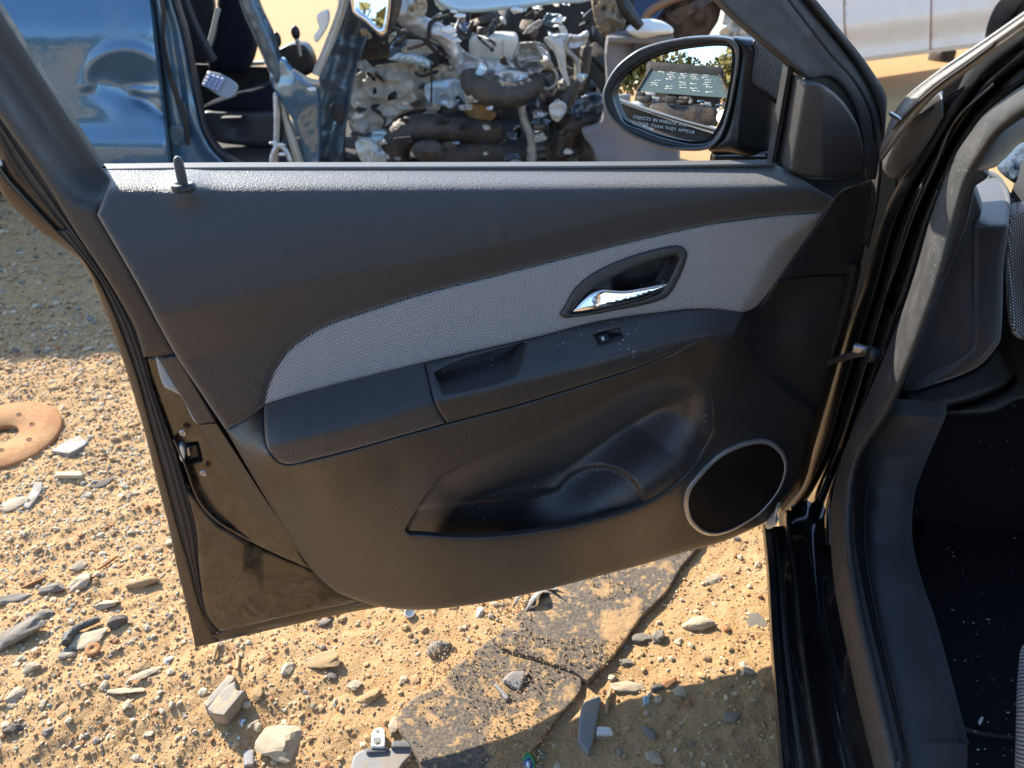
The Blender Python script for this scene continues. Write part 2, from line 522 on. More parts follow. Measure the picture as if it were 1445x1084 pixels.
M['black_plastic'] = mat('black_plastic', (.012, .012, .013), .4)
M['mirror'] = mat('mirror_glass', (.86, .88, .88), .0, 1.0)
M['etch'] = mat('etched_lettering', (.72, .74, .74), .6)
M['glass_line'] = mat('pale_glass_edge_strip', (.13, .128, .12), .6)
# ------------------------------------------------------------------ the black car and its open door
car = empty('black_car', (1.1, .2, 0), 'glossy black car in the foreground with its front door swung wide open', 'car')

# relief of the inner door panel, metres out from the glass line
yc = itp([(120, 455), (250, 440), (330, 425), (480, 390), (600, 370), (720, 345), (800, 325), (900, 300), (1000, 284), (1100, 268), (1220, 262)])
ytop = itp([(340, 660), (372, 572), (378, 545), (395, 508), (420, 482), (460, 458), (520, 437), (600, 412), (700, 387), (800, 362), (900, 337), (1000, 315), (1090, 303), (1165, 298)])
ybot = itp([(300, 590), (372, 572), (450, 548), (600, 511), (750, 477), (850, 452), (900, 444), (960, 437), (1000, 436), (1048, 440), (1100, 420)])
yarm = itp([(300, 640), (372, 630), (450, 612), (540, 590), (625, 563), (700, 546), (780, 526), (850, 509), (960, 479), (1030, 468), (1100, 460)])
def v_up(x, y):
    h_ = smin(y, yc(x), 3) - 240; hm_ = np.maximum(20., yc(x) - 240)
    a = .00056 * h_ - (.00046 / (2 * hm_)) * h_ * h_ + .0021 * (smin(y, 263, 4) - 240)
    a = a - .00030 * np.clip(y - yc(x), 0, 70)
    a = a + .016 * gauss(x, y, 262, 266, 24, 22) + .0030 * gauss(x, y, 706, 318, 9, 26) + .0018 * gauss(x, y, 668, 333, 16, 14)
    return a
def v_fab(x, y):
    yt = ytop(x)
    v = v_up(x, yt) - .004 + .00016 * (y - yt)
    xl = np.where(y > 345, 1098 - (y - 345) * .578, 1098 + (345 - y) * 1.4)
    return v - .0011 * np.maximum(0, x - xl)
def v_arm(x, y):
    yb = ybot(x)
    return v_fab(np.minimum(x, 1048), np.minimum(ybot(np.minimum(x, 1048)), 570)) - .001 + .00105 * (smin(y, yarm(x), 4) - yb) - .00022 * np.maximum(0, y - yarm(x))
ctrl = []
for x, y in [(375, 640), (400, 656), (450, 645), (500, 634), (560, 617), (628, 598), (690, 581), (740, 568), (800, 549), (850, 533), (910, 513), (960, 494), (985, 480)]:
    ctrl.append((x, y, float(v_arm(np.array([x]), np.array([y]))[0])))
_va = lambda x, y: float(v_arm(np.array([x]), np.array([y]))[0]) - .001
ctrl += [(318, 606, .052), (330, 604, .054), (345, 634, .088), (372, 585, .078), (350, 592, .064), (372, 628, .125), (340, 660, .058), (380, 720, .048), (420, 785, .042), (440, 810, .042), (475, 838, .046), (540, 857, .05), (620, 860, .052),
         (700, 847, .054), (780, 829, .054), (850, 811, .053), (920, 790, .05), (980, 772, .046), (1020, 760, .044), (1080, 738, .036), (1120, 690, .026),
         (1148, 600, .016), (1178, 492, .008), (1194, 388, .0), (1223, 255, -.004), (1165, 297, .012), (1096, 395, .012), (1068, 433, .02),
         (1048, 446, _va(1046, 444)), (1036, 464, _va(1036, 462)), (1026, 480, _va(1026, 478)), (1008, 482, _va(1004, 480)), (1020, 520, .066), (1070, 470, .024), (1090, 520, .016), (1130, 480, .012), (1110, 600, .022), (1140, 560, .014), (1060, 560, .034),
         (430, 700, .098), (400, 690, .074), (500, 690, .116), (560, 660, .124), (520, 740, .106), (580, 752, .118), (640, 760, .124), (700, 758, .126), (780, 747, .124), (840, 735, .118), (900, 715, .108), (940, 692, .096), (975, 660, .08), (1004, 600, .064), (1000, 555, .062),
         (470, 790, .066), (560, 810, .084), (650, 815, .088), (750, 800, .088), (850, 775, .08), (930, 745, .07), (960, 720, .068), (1000, 650, .058), (1040, 620, .045),
         (600, 690, .124), (625, 665, .124), (700, 640, .122), (780, 610, .114), (850, 570, .100), (900, 545, .088), (940, 530, .078), (985, 533, .066), (700, 700, .124), (800, 680, .116), (900, 620, .092)]
P_tps = tps(ctrl, 2e-6)
ARC = sm([(1049, 425), (1049, 450), (1053, 480), (1066, 510), (1090, 535), (1120, 560), (1160, 590)], False, 4)
def P_low(x, y):
    q = np.stack([np.atleast_1d(x), np.atleast_1d(y)], 1); v = P_tps(x, y)
    d = polydist(ARC, q, False); s = q[:, 0] > np.interp(q[:, 1], ARC[:, 1], ARC[:, 0])
    return v - .012 * sstep(-3, 9, np.where(s, d, -d)) * (q[:, 1] > 380)

panel_parts = []
dr = ribbon('door', [(0, 268), (10, 284), (61, 330), (80, 342), (117, 373), (141, 423), (162, 477), (180, 530), (204, 610), (219, 671), (237, 740), (250, 802), (262, 852), (273, 900), (275, 914)],
            [(-4, 230), (12, 252), (32, 274), (80, 325), (112, 358), (137, 392), (153, 423), (169, 460), (179, 487), (196, 537), (212, 598), (232, 671), (250, 740), (268, 802), (281, 852), (300, 897), (309, 906)],
            door(-.012), M['hem'], car, m=90, ns=9, bulge=.004, rim=.014, tilt=.008)
E_OBJ = dr
def dp(*a, **k): return patch(*a, parent=dr, **k)
def drb(*a, **k): return ribbon(*a, parent=dr, **k)

# --- sheet-metal shell and its seals
drb('bottom_hem', [(275, 914), (330, 901), (400, 885), (470, 869), (546, 855), (620, 842)], [(306, 893), (312, 890), (400, 868), (470, 852), (516, 844), (600, 830)], door(-.012), M['hem'], m=50, ns=7, bulge=.004, tilt=.004)
drb('frame_seal', [(80, 325), (112, 360), (137, 392), (153, 423), (169, 460), (179, 487), (196, 537), (212, 598), (232, 671), (250, 740), (268, 802), (281, 852), (300, 895)],
    [(110, 330), (130, 362), (149, 390), (172, 428), (189, 460), (204, 504), (214, 543), (227, 582), (240, 618), (262, 690), (277, 745), (281, 805), (292, 862), (309, 892)], door(-.006), M['rubber'], m=90, ns=11, prof=lambda s: .004 * np.sin(s * math.pi) + .0022 * np.cos(s * 6 * math.pi), tilt=.004)
dp('jamb_face', [(203, 505, 1), (250, 501, 1), (304, 597), (330, 640), (380, 716), (438, 803, 1), (400, 787), (332, 754), (299, 732), (277, 704), (259, 656), (244, 622), (222, 560)],
   surf=door(lambda x, y: -.004 + .00026 * (x - (203 + (y - 505) * .42))), mat=M['dusty_paint'], step=8, rim=.015, rnd=.003, rpx=6,
   holes=[[(258, 626, 1), (279, 623, 1), (285, 650, 1), (262, 655, 1)]])
dp('inner_skin', [(262, 690), (277, 704), (299, 732), (332, 754), (400, 787), (438, 803), (502, 843), (546, 856, 1), (516, 848, 1), (400, 872), (312, 891), (300, 884), (289, 860), (281, 805), (276, 745)],
   surf=door(lambda x, y: -.004 + .012 * gauss(x, y, 300, 790, 60, 90) + .006 * gauss(x, y, 340, 800, 18, 30) - .003 * gauss(x, y, 420, 840, 40, 20)), mat=M['dusty_paint'], step=8, rim=.012, rnd=.004, rpx=7)
drb('skin_edge', [(244, 622), (259, 656), (277, 704), (299, 732), (332, 754), (400, 787), (438, 803), (502, 843), (546, 857)],
    [(247, 620), (263, 656), (281, 702), (303, 729), (336, 750), (402, 783), (440, 799), (505, 840), (549, 855)], door(.004), M['hem'], m=60, ns=5, bulge=.003)
dp('sealing_sheet', [(219, 504, 1), (224, 504, 1), (250, 548), (281, 600, 1), (273, 594), (256, 560), (243, 552), (232, 546), (225, 529)], surf=door(lambda x, y: .007 + .003 * gauss(x, y, 240, 545, 14, 10)), mat=mat('pale_sealing_foam', (.35, .40, .43), .55, bump=[('noise', 60, .004)]), step=4, rim=.003, rnd=.002, rpx=3)
dp('trim_cap', [(225, 506, 1), (250, 503, 1), (305, 596, 1), (280, 599, 1)], surf=door(lambda x, y: .016 + .0003 * (x - 225 - (y - 505) * .58)), mat=M['frame_trim'], step=6, rim=.012, rnd=.002, rpx=4)
drb('trim_flange', [(279, 600), (310, 650), (350, 712), (395, 760), (432, 797)], [(305, 598), (331, 638), (372, 702), (415, 765), (441, 803)], door(.018), M['trim_side'], m=40, ns=6, tilt=.012, bulge=.002)
# latch and its screws
lt = dp('latch', [(262, 629, 1), (279, 626, 1), (284, 648, 1), (264, 652, 1)], surf=door(-.010), mat=M['black_plastic'], step=5, rim=.01, rnd=.003, rpx=4)
patch('latch_bumper', [(252, 630), (256, 627), (260, 632), (261, 646), (258, 652), (254, 648)], door(.006), M['white_plastic'], dr, step=3, rim=.014, rnd=.004, rpx=3)
patch('latch_pawl', [(262, 632, 1), (268, 630, 1), (270, 643, 1), (264, 645, 1)], door(.002), M['steel'], dr, step=3, rim=.01, rnd=.003, rpx=3)
for x, y in ((258, 611), (287, 668)):
    p = door(.0085 if y < 640 else .012)(x, y)[0]
    V, Fc = lathe([(.0055, 0), (.005, .0015), (.0028, .002), (.0022, .0004), (0.0001, .0004)], p, DN + np.array([-.3, 0, 0]), 14)
    link_mesh('screw', V, Fc, M['steel'], dr)

# --- rear window frame going up and out of the picture
def v_frame(x, y):
    s = (x - (137 + (y - 303) * .70)) / 130.0            # 0 at right trim edge, about -1 at left edge
    return .018 - .055 * sstep(-.22, .22, s + .02) * sstep(300, 250, y + 0 * x) - .02 * sstep(-.5, -1.1, s)
dp('window_frame', [(-60, -62, 1), (0, 14, 1), (53, 97), (106.6, 180), (145, 239.5), (153, 250), (155, 257), (152, 264), (137, 303, 1), (155, 331), (200, 410), (239, 480), (250, 501, 1), (203, 504, 1), (189, 460), (149, 390), (110, 332), (65, 259), (10, 180), (-60, 82, 1)],
   surf=door(v_frame), mat=M['frame_trim'], step=8, rim=.02, rnd=.005, rpx=9)
drb('frame_rib', [(-30, 145), (0, 188), (32, 242), (72, 295), (100, 330), (130, 366)], [(-30, 125), (10, 181), (65, 260), (85, 290), (112, 333), (140, 378)], door(.0), M['rubber'], m=40, ns=9, prof=lambda s: .003 * np.sin(s * math.pi) + .0015 * np.cos(s * 4 * math.pi))
drb('frame_flange', [(-30, 178), (0, 224), (12, 252), (32, 274), (86, 330), (110, 357), (128, 376)], [(-30, 143), (0, 187), (32, 242), (72, 295), (100, 330), (120, 358), (134, 380)], door(-.012), M['hem'], m=40, ns=7, bulge=.003, tilt=.004)

# --- window opening
drb('glass_strip', [(143, 237.5), (300, 235.5), (600, 234.5), (900, 233), (1097, 230)], [(147, 242), (300, 241), (600, 239.5), (900, 237.5), (1097, 234.5)], door(-.004), M['glass_line'], m=60, ns=5, bulge=.003, rim=.02)

# --- trim panels
ut = dp('upper_trim', [(146, 240.5, 1), (300, 241), (600, 239), (900, 237), (1096, 232.5, 1), (1130, 252), (1160, 271), (1174, 279), (1172, 288), (1163, 298.5, 1), (1090, 304), (1000, 316), (900, 338), (800, 363), (700, 388), (600, 413), (520, 438), (460, 459), (420, 483), (395, 509), (378, 546), (372, 573, 1), (345, 592), (318, 606, 1), (284, 555), (245, 496), (190, 394), (137, 303, 1), (152, 264), (155, 255)],
        surf=door(v_up), mat=M['trim'], step=6, rim=.02, rnd=.006, rpx=9, rmask=lambda x, y: sstep(244, 256, y))
fi = dp('fabric_insert', [(372, 571, 1), (378, 545), (395, 510), (420, 484), (460, 460), (520, 439), (600, 414), (700, 389), (800, 364), (900, 339), (1000, 317), (1090, 305), (1162, 300, 1), (1150, 320), (1110, 377), (1068, 432), (1048, 441, 1), (1000, 436), (960, 437.5), (850, 452.5), (750, 477.5), (600, 511.5), (450, 549)],
        surf=door(v_fab), mat=M['fabric'], step=6, rim=.015, rnd=.004, rpx=6,
        holes=[[(800, 444, 1), (812, 428), (822, 410), (850, 390), (898, 370), (952, 355), (964, 356), (965, 368), (948, 402), (932, 418), (868, 434)]])
# inside handle
hs = dp('handle_surround', [(790, 445), (796, 434), (815, 404), (848, 380), (900, 359), (952, 347), (966, 350), (970, 362), (954, 402), (937, 422), (870, 438), (800, 449)], surf=door(v_fab), mat=M['trim_side'], step=4, rim=.03, rnd=.004, rpx=5, dv=.006,
        holes=[[(806, 443), (814, 430), (836, 408), (860, 394), (900, 376), (950, 361), (957, 363), (956, 370), (941, 400), (929, 414), (868, 431)]])
dp('handle_recess', [(800, 448), (814, 425), (836, 404), (860, 390), (900, 372), (952, 357), (962, 362), (945, 405), (931, 420), (868, 436)], surf=door(lambda x, y: v_fab(x, y) - .004 - .032 * sstep(835, 885, x) * sstep(965, 925, x)), mat=M['recess'], step=5, rim=.0)
def v_lev(x, y):
    yt = np.interp(x, [806, 830, 850, 862, 880, 910, 944], [441, 416, 408, 408, 410, 407, 401])
    return v_fab(x, y) + .003 + .010 * sstep(806, 850, x) - .006 * sstep(870, 944, x) + .00017 * (y - yt)
dp('handle_lever', [(807, 441), (815, 429), (831, 415), (846, 408.5), (855, 407.5), (868, 409), (885, 409), (912, 404.5), (941, 399.5), (944, 402), (938, 408), (915, 419), (880, 428.5), (840, 437)], surf=door(v_lev), mat=M['chrome'], step=3, rim=.010, rnd=.004, rpx=5)
dp('handle_pivot', [(834, 410), (848, 396), (862, 390), (866, 402), (862, 408), (850, 408)], surf=door(lambda x, y: v_fab(x, y) + .002), mat=M['black_plastic'], step=4, rim=.02, rnd=.003, rpx=4)

# armrest
dp('armrest_pad', [(373, 573, 1), (450, 549), (598, 512.5, 1), (604, 540), (612, 570), (628, 597, 1), (560, 616), (500, 633), (440, 648), (405, 655), (386, 646), (375, 622)], surf=door(v_arm), mat=M['trim'], step=5, rim=.02, rnd=.004, rpx=5)
CUP = [(613, 526, 1), (640, 512), (700, 494), (742, 482, 1), (738, 500), (724, 531), (680, 546), (627, 557, 1), (620, 545)]
dp('armrest_panel', [(600, 512, 1), (670, 496), (750, 478), (850, 453), (960, 438.5), (1000, 437.5), (1046, 442, 1), (1036, 462), (1026, 478), (985, 481, 1), (910, 514), (850, 534), (740, 568), (630, 597, 1), (614, 570), (606, 540)], surf=door(v_arm), mat=M['trim_hard'], step=5, rim=.028, rnd=.003, rpx=5,
   rmask=lambda x, y: sstep(1010, 960, x), holes=[CUP, [(838, 472, 1), (874, 462.5, 1), (880, 476, 1), (846, 487, 1)]])
dp('pull_cup', [(606, 526, 1), (640, 508), (700, 490), (748, 479, 1), (744, 505), (728, 536), (680, 552), (622, 564, 1)], surf=door(lambda x, y: v_arm(x, y) - .036 + .010 * sstep(690, 745, x)), mat=M['trim_hard'], step=5, rim=0)
sw = dp('window_switch', [(837, 472.5, 1), (875, 462, 1), (881, 476.5, 1), (845, 488, 1)], surf=door(lambda x, y: v_arm(x, y) - .005 - .006 * gauss(x, y, 866, 470, 8, 5)), mat=M['switch'], step=2.5, rim=0)
dp('switch_rocker', [(842, 474, 1), (856, 470, 1), (861, 481, 1), (848, 485, 1)], surf=door(v_arm), mat=M['black_plastic'], step=2.5, rim=.01, rnd=.001, rpx=2, dv=-.001)
dp('switch_symbol', [(848, 476, 1), (852, 475, 1), (853, 480, 1), (850, 481, 1)], surf=door(v_arm), mat=M['white_plastic'], step=2, rim=0, dv=.0002)

# lower panel with the map pocket
POCKTOP = [(572, 750), (585, 725), (603, 696), (625, 670), (680, 644), (760, 614), (840, 572), (890, 547), (940, 531), (980, 533), (1000, 552), (1006, 600)]
LIP = [(1006, 600), (992, 632), (975, 660), (940, 692), (900, 714), (840, 733), (780, 746), (700, 756), (640, 757), (600, 754), (572, 750)]
speaker_c = (1040.5, 686.0)
low_out = [(318, 606, 1), (345, 592), (372, 574, 1), (376, 624), (387, 647), (405, 656), (440, 649), (500, 634), (560, 617), (629, 598, 1), (740, 569), (850, 535), (910, 515), (985, 482, 1), (1026, 479), (1037, 463), (1048, 443, 1), (1070, 434), (1084, 414), (1096, 396, 1), (1140, 390), (1194, 388, 1), (1178, 492), (1148, 600), (1125, 680), (1098, 714), (1085, 733), (1050, 752), (1016, 766), (980, 776), (920, 793), (850, 812), (780, 830), (700, 848), (640, 857), (590, 861), (540, 857), (500, 846), (470, 832), (440, 805), (410, 760), (370, 695)]
hole = [(x, y) for x, y in POCKTOP[:-1]] + LIP[:-1]
def lipmask(x, y):
    d = polydist(sm(LIP, False), np.stack([x, y], 1), False); e = polydist(sm(POCKTOP, False), np.stack([x, y], 1), False)
    q = np.stack([x, y], 1); b = polydist(sm(low_out, True), q)
    return np.where(b < 12, 1.0, sstep(0, 6, e - d)) * (1 - sstep(950, 985, x) * sstep(1064, 1056, x) * (y < 500))
lp = dp('lower_trim', low_out, surf=door(P_low), mat=M['trim_side'], step=6, rim=.007, rnd=.006, rpx=8, rmask=lipmask, holes=[hole])
def D_pocket(x, y):
    q = np.stack([x, y], 1)
    dt = polydist(sm(POCKTOP, False), q, False)
    dl = polydist(np.array([(1016, 520), (1010, 560), (1006, 600), (975, 660), (940, 692), (870, 762), (800, 835)], float), q, False)
    top = np.interp(x, [560, 600, 700, 1006], [.078, .086, .092, .092])
    up = np.interp(x, [570, 620, 800, 1000], [24, 44, 62, 40])
    tt = np.clip(dt / up, 0, 1)
    d = top * sstep(0, 1, tt) * sstep(0, 1, np.clip((dl - 4) / 128, 0, 1))
    line = np.interp(x, [560, 600, 700, 790, 1100], [722, 716, 706, 690, 640])
    el = np.hypot((x - 845) / 63, (y - 716) / 57)
    d = d + .009 * np.maximum(sstep(-3, 3, y - line) * (x < 840), sstep(1.05, .97, el))
    return d + .005 * sstep(2, 24, dt)
low_ext = [(x, y, 0) for x, y in POCKTOP] + [(1010, 612), (998, 640), (982, 668), (950, 702), (912, 730), (850, 765), (790, 790), (700, 800), (630, 800), (585, 785)]
# the ramp beyond the lip stays behind the panel
def v_pock(x, y): return P_low(x, np.minimum(y, 760)) - np.maximum(D_pocket(x, y), .0) - .02 * (1 - inside(sm(hole), np.stack([x, y], 1)))
dp('map_pocket', low_ext, surf=door(lambda x, y: P_low(x, y) - D_pocket(x, y) - .03 * sstep(0, 6, polydist(sm(hole), np.stack([x, y], 1))) * (1 - inside(sm(hole), np.stack([x, y], 1)))), mat=M['trim_hard'], step=4, rim=0)
dp('side_panel', [(1166, 297, 1), (1176, 281), (1190, 268), (1222, 256, 1), (1236, 250, 1), (1233, 290), (1222, 340), (1214, 374), (1206, 387, 1), (1194, 387.5), (1140, 389), (1097, 395, 1), (1113, 372), (1140, 335)], surf=door(lambda x, y: .006 - .00022 * (x - 1100) + .02 * gauss(x, y, 1100, 395, 40, 50)), mat=M['trim_side'], step=6, rim=.02, rnd=.004, rpx=6)
dp('corner_ledge', [(1096, 233, 1), (1117, 246), (1160, 253), (1219, 248, 1), (1224, 256), (1192, 267), (1178, 280), (1173, 279), (1160, 271), (1130, 252)], surf=door(lambda x, y: -.012 + .0009 * (y - 240)), mat=M['trim'], step=5, rim=.02, rnd=.003, rpx=4)
drb('hinge_edge', [(1208, 376), (1194, 440), (1178, 492), (1160, 556), (1148, 600), (1127, 678), (1100, 716)], [(1216, 374), (1202, 440), (1187, 494), (1169, 558), (1155, 604), (1134, 684), (1104, 722)], door(-.006), M['hem'], m=40, ns=6, tilt=-.02, rim=.03)

# speaker
th = np.linspace(0, 2 * math.pi, 60, endpoint=False)
RING = [(965, 711), (969, 692), (981, 675), (998, 656), (1018, 639), (1045, 626), (1070, 620), (1086, 621), (1098, 628), (1108, 640), (1112, 654), (1109, 674), (1100, 694), (1087, 711), (1070, 728), (1053, 739), (1032, 750), (1012, 756), (995, 755), (982, 748), (970, 734)]
c0 = np.mean(np.array(RING, float), 0)
INN = [tuple(c0 + (np.array(p) - c0) * .912 + np.array([.7, 1.0])) for p in RING]
dp('speaker_ring', RING, surf=door(P_low), mat=M['satin'], step=3, rim=.012, rnd=.004, rpx=3.2, dv=.007, holes=[INN])
dp('speaker_grille', [tuple(c0 + (np.array(p) - c0) * .955) for p in RING], surf=door(lambda x, y: P_low(x, y) + .004 + .002 * gauss(x, y, 1040, 690, 50, 50)), mat=M['grille'], step=6, rim=0)

# lock pin
p0 = door(lambda x, y: v_up(x, y) + .002)(259, 263)[0]
ax = np.array([-.02, .06, 1.0])
V, Fc = lathe([(.0135, -.003), (.0135, .001), (.0115, .0035), (.008, .0035), (.0068, .001), (.0062, .001)], p0, ax, 28)
link_mesh('pin_collar', V, Fc, M['black_plastic'], dr)
V, Fc = lathe([(.0058, -.004), (.0055, .020), (.0052, .027), (.004, .031), (.0018, .033), (.0001, .0333)], p0, ax, 18)
link_mesh('lock_pin', V, Fc, M['trim'], dr)

# --- front corner of the window frame
dp('front_frame', [(985, -40, 1), (1024, 11), (1070, 53), (1113, 89), (1139, 111, 1), (1150, 112), (1162, 108), (1176, 111), (1192, 126), (1206, 150), (1216, 186), (1220, 215), (1219, 247, 1), (1224, 255), (1236, 252, 1), (1241, 225), (1244, 190), (1240, 160), (1228, 125), (1210, 95), (1190, 70), (1148, 20), (1100, -40, 1)],
   surf=door(lambda x, y: .012 - .00022 * (x - 1100 - (y - 90) * .8)), mat=M['frame_trim'], step=7, rim=.02, rnd=.005, rpx=6)
drb('frame_outer_seal', [(1096, -45), (1148, 12), (1174, 46), (1210, 92), (1228, 125), (1240, 160), (1244, 190), (1240, 232), (1232, 290), (1222, 345)], [(1106, -50), (1152, 0), (1186, 42), (1219, 83), (1240, 114), (1251, 134), (1251, 160), (1246, 225), (1239, 290), (1226, 350)], door(-.012), M['rubber'], m=50, ns=7, bulge=.008, rim=.03)
drb('frame_inner_seal', [(1075, -50), (1130, 22), (1174, 79), (1200, 107), (1218, 134), (1231, 166), (1235, 200)], [(1077, -50), (1132.5, 21), (1176.5, 78), (1202.5, 106), (1220.5, 133), (1233.5, 166), (1237, 200)], door(.010), M['black_plastic'], m=40, ns=4, rim=.004)
drb('glass_run', [(1113.5, 92), (1104, 150), (1089, 233)], [(1120, 99), (1110, 160), (1096.5, 233)], door(-.008), M['black_plastic'], m=30, ns=6, bulge=.004, rim=.012)
drb('glass_run_lip', [(1112, 92), (1102, 150), (1087.5, 233)], [(1114.5, 93), (1105, 150), (1090, 233)], door(-.004), M['rubber'], m=30, ns=4, bulge=.002, rim=.012)
dp('frame_backing', [(1136, 112, 1), (1165, 106), (1196, 124), (1214, 160), (1226, 200), (1226, 250, 1), (1112, 248, 1), (1118, 140)], surf=door(-.012), mat=M['trim_side'], step=10, rim=.006)
sl = dp('mirror_sail', [(1119.5, 104, 1), (1138, 115, 1), (1150, 116), (1164, 121), (1186, 139), (1205, 166), (1215, 190), (1218.5, 214), (1218, 246, 1), (1190, 250), (1158, 251), (1130, 248), (1116.5, 243.5, 1), (1097, 232.5, 1)],
   surf=door(lambda x, y: .004 + .042 * np.clip((x - (1119 - (y - 105) * .175)) / 20, 0, 1) - .0004 * np.maximum(0, x - 1161) + .0002 * np.minimum(0, x - 1161) ), mat=M['trim_side'], step=4, rim=.02, rnd=.005, rpx=5)
dp('sail_clip', [(1219.5, 208, 1), (1226, 208), (1229, 214), (1228, 231), (1224, 236), (1219.5, 237, 1)], surf=door(lambda x, y: .012 - .00022 * (x - 1100 - (y - 90) * .8)), mat=M['frame_trim'], step=3, rim=.006, rnd=.003, rpx=3, dv=.002)
dp('outer_skin', [(152, 243, 1), (1096, 236, 1), (1222, 252, 1), (1205, 376), (1180, 440), (1130, 600), (1080, 690), (1050, 700), (1000, 710), (850, 750), (700, 785), (546, 800), (400, 830), (290, 850, 1), (268, 830), (245, 760), (200, 580), (165, 470), (125, 375), (100, 335)], surf=door(-.07), mat=M['black_paint'], step=30, rim=.004)

def glass_thin():
    m = bpy.data.materials.new('thin_windscreen_glass'); m.use_nodes = True; nt = m.node_tree; nt.nodes.clear()
    o = nt.nodes.new('ShaderNodeOutputMaterial'); t = nt.nodes.new('ShaderNodeBsdfTransparent'); t.inputs[0].default_value = (.82, .88, .86, 1)
    g = nt.nodes.new('ShaderNodeBsdfGlossy'); g.inputs['Roughness'].default_value = .02; f = nt.nodes.new('ShaderNodeFresnel'); f.inputs[0].default_value = 1.45
    x = nt.nodes.new('ShaderNodeMixShader'); nt.links.new(f.outputs[0], x.inputs[0]); nt.links.new(t.outputs[0], x.inputs[1]); nt.links.new(g.outputs[0], x.inputs[2]); nt.links.new(x.outputs[0], o.inputs[0])
    return m
CZ = .042
M['pillar_matt'] = mat('matt_black_pillar', (.003, .003, .003), .9, spec=.02)
# ------------------------------------------------------------------ body side of the black car
def cp(*a, **k): return patch(*a, parent=car, **k)
def crb(*a, **k): return ribbon(*a, parent=car, **k)
# sill in strips from the outer edge inwards
crb('sill_edge', [(1075, 742), (1081, 800), (1087, 900), (1094, 1000), (1101, 1100)], [(1081, 741), (1087, 800), (1092.5, 900), (1100, 1000), (1108, 1100)], body(0), M['hem'], m=40, ns=5, bulge=.003, rim=.03)
crb('sill_step', [(1081, 744), (1087, 800), (1092, 900), (1100, 1000), (1107, 1100)], [(1108, 742), (1116, 800), (1127, 900), (1140, 1000), (1155, 1100)], flat(.150 + CZ), M['black_paint'], m=40, ns=9, prof=lambda s: .006 * s - .005 * np.sin(s * math.pi), rim=.03)
crb('sill_strip', [(1091, 752), (1097, 800), (1105, 900), (1117, 1000), (1131, 1100)], [(1096, 751), (1103, 800), (1112, 900), (1125, 1000), (1140, 1100)], flat(.153 + CZ), M['rubber'], m=40, ns=6, bulge=.003, rim=.004)
crb('sill_ridge', [(1108, 720), (1109, 750), (1117, 800), (1127, 900), (1140, 1000), (1155, 1100)], [(1117, 720), (1118, 750), (1125, 800), (1137, 900), (1151, 1000), (1167, 1100)], flat(.165 + CZ), M['hem'], m=40, ns=7, bulge=.010, rim=.02)
crb('sill_top', [(1116, 715), (1118, 750), (1125, 800), (1136, 900), (1150, 1000), (1166, 1100)], [(1176, 690), (1176, 750), (1180, 800), (1193, 900), (1213, 1000), (1238, 1100)], flat(.180 + CZ), M['black_paint'], m=50, ns=11, prof=lambda s: .016 * s * s - .008 * np.sin(s * math.pi), rim=.05)
# front of the door opening: hinge pillar and windscreen pillar in pressed steps
crb('pillar_outer', [(1445, 28), (1380, 78), (1333, 164), (1300, 215), (1262, 270), (1238, 330), (1220, 400), (1196, 470), (1170, 560), (1146, 640), (1122, 690), (1098, 716), (1082, 740)],
    [(1445, 62), (1392, 106), (1350, 160), (1318, 212), (1288, 262), (1262, 320), (1240, 400), (1218, 470), (1190, 560), (1166, 640), (1140, 690), (1120, 720), (1117, 752)],
    body(.088), M['black_satin'], m=90, ns=13, prof=lambda s: .012 * np.sin(s * math.pi) + .003 * np.cos(s * 2 * math.pi), rim=.03)
cp('pillar_backing', [(1252, 252, 1), (1200, 270), (1150, 420), (1100, 560), (1060, 640), (1060, 740, 1), (1170, 760, 1), (1200, 640), (1250, 520), (1298, 380), (1330, 270, 1)], surf=body(.118), mat=M['pillar_matt'], step=14, rim=.01)
cp('hinge_cover', [(1236, 234, 1), (1264, 240, 1), (1262, 300), (1246, 400), (1222, 470), (1196, 560), (1160, 640), (1130, 640), (1160, 540), (1190, 430), (1205, 370), (1218, 310)], surf=body(.112), mat=M['pillar_matt'], step=12, rim=.01)
cp('pillar_core', [(1262, 250, 1), (1318, 136), (1400, 80), (1480, 30, 1), (1480, 108, 1), (1421, 138), (1388, 164), (1350, 216), (1316, 296), (1290, 300)], surf=body(.114), mat=M['pillar_matt'], step=12, rim=.01)
crb('pillar_middle', [(1445, 58), (1392, 103), (1350, 157), (1318, 209), (1288, 259), (1262, 318), (1240, 398), (1218, 468), (1190, 558), (1166, 638), (1140, 688), (1120, 718), (1117, 752)],
    [(1445, 88), (1400, 128), (1358, 180), (1330, 230), (1304, 280), (1284, 330), (1262, 400), (1240, 470), (1214, 560), (1190, 630), (1166, 690), (1150, 730), (1147, 770)],
    body(.094), M['black_paint'], m=90, ns=13, prof=lambda s: .010 * np.sin(s * math.pi), rim=.03)
crb('pillar_inner', [(1445, 86), (1400, 126), (1358, 178), (1330, 228), (1304, 278), (1284, 328), (1262, 398), (1240, 468), (1214, 558), (1190, 628), (1166, 688), (1150, 728), (1146, 770)],
    [(1445, 128), (1421, 144), (1388, 170), (1368, 197), (1350, 223), (1333, 263), (1317, 304), (1292, 387), (1271, 450), (1241, 524), (1208, 602), (1192, 645), (1177, 705), (1176, 768)],
    body(.100), M['black_paint'], m=90, ns=13, prof=lambda s: .012 * np.sin(s * math.pi), rim=.04)
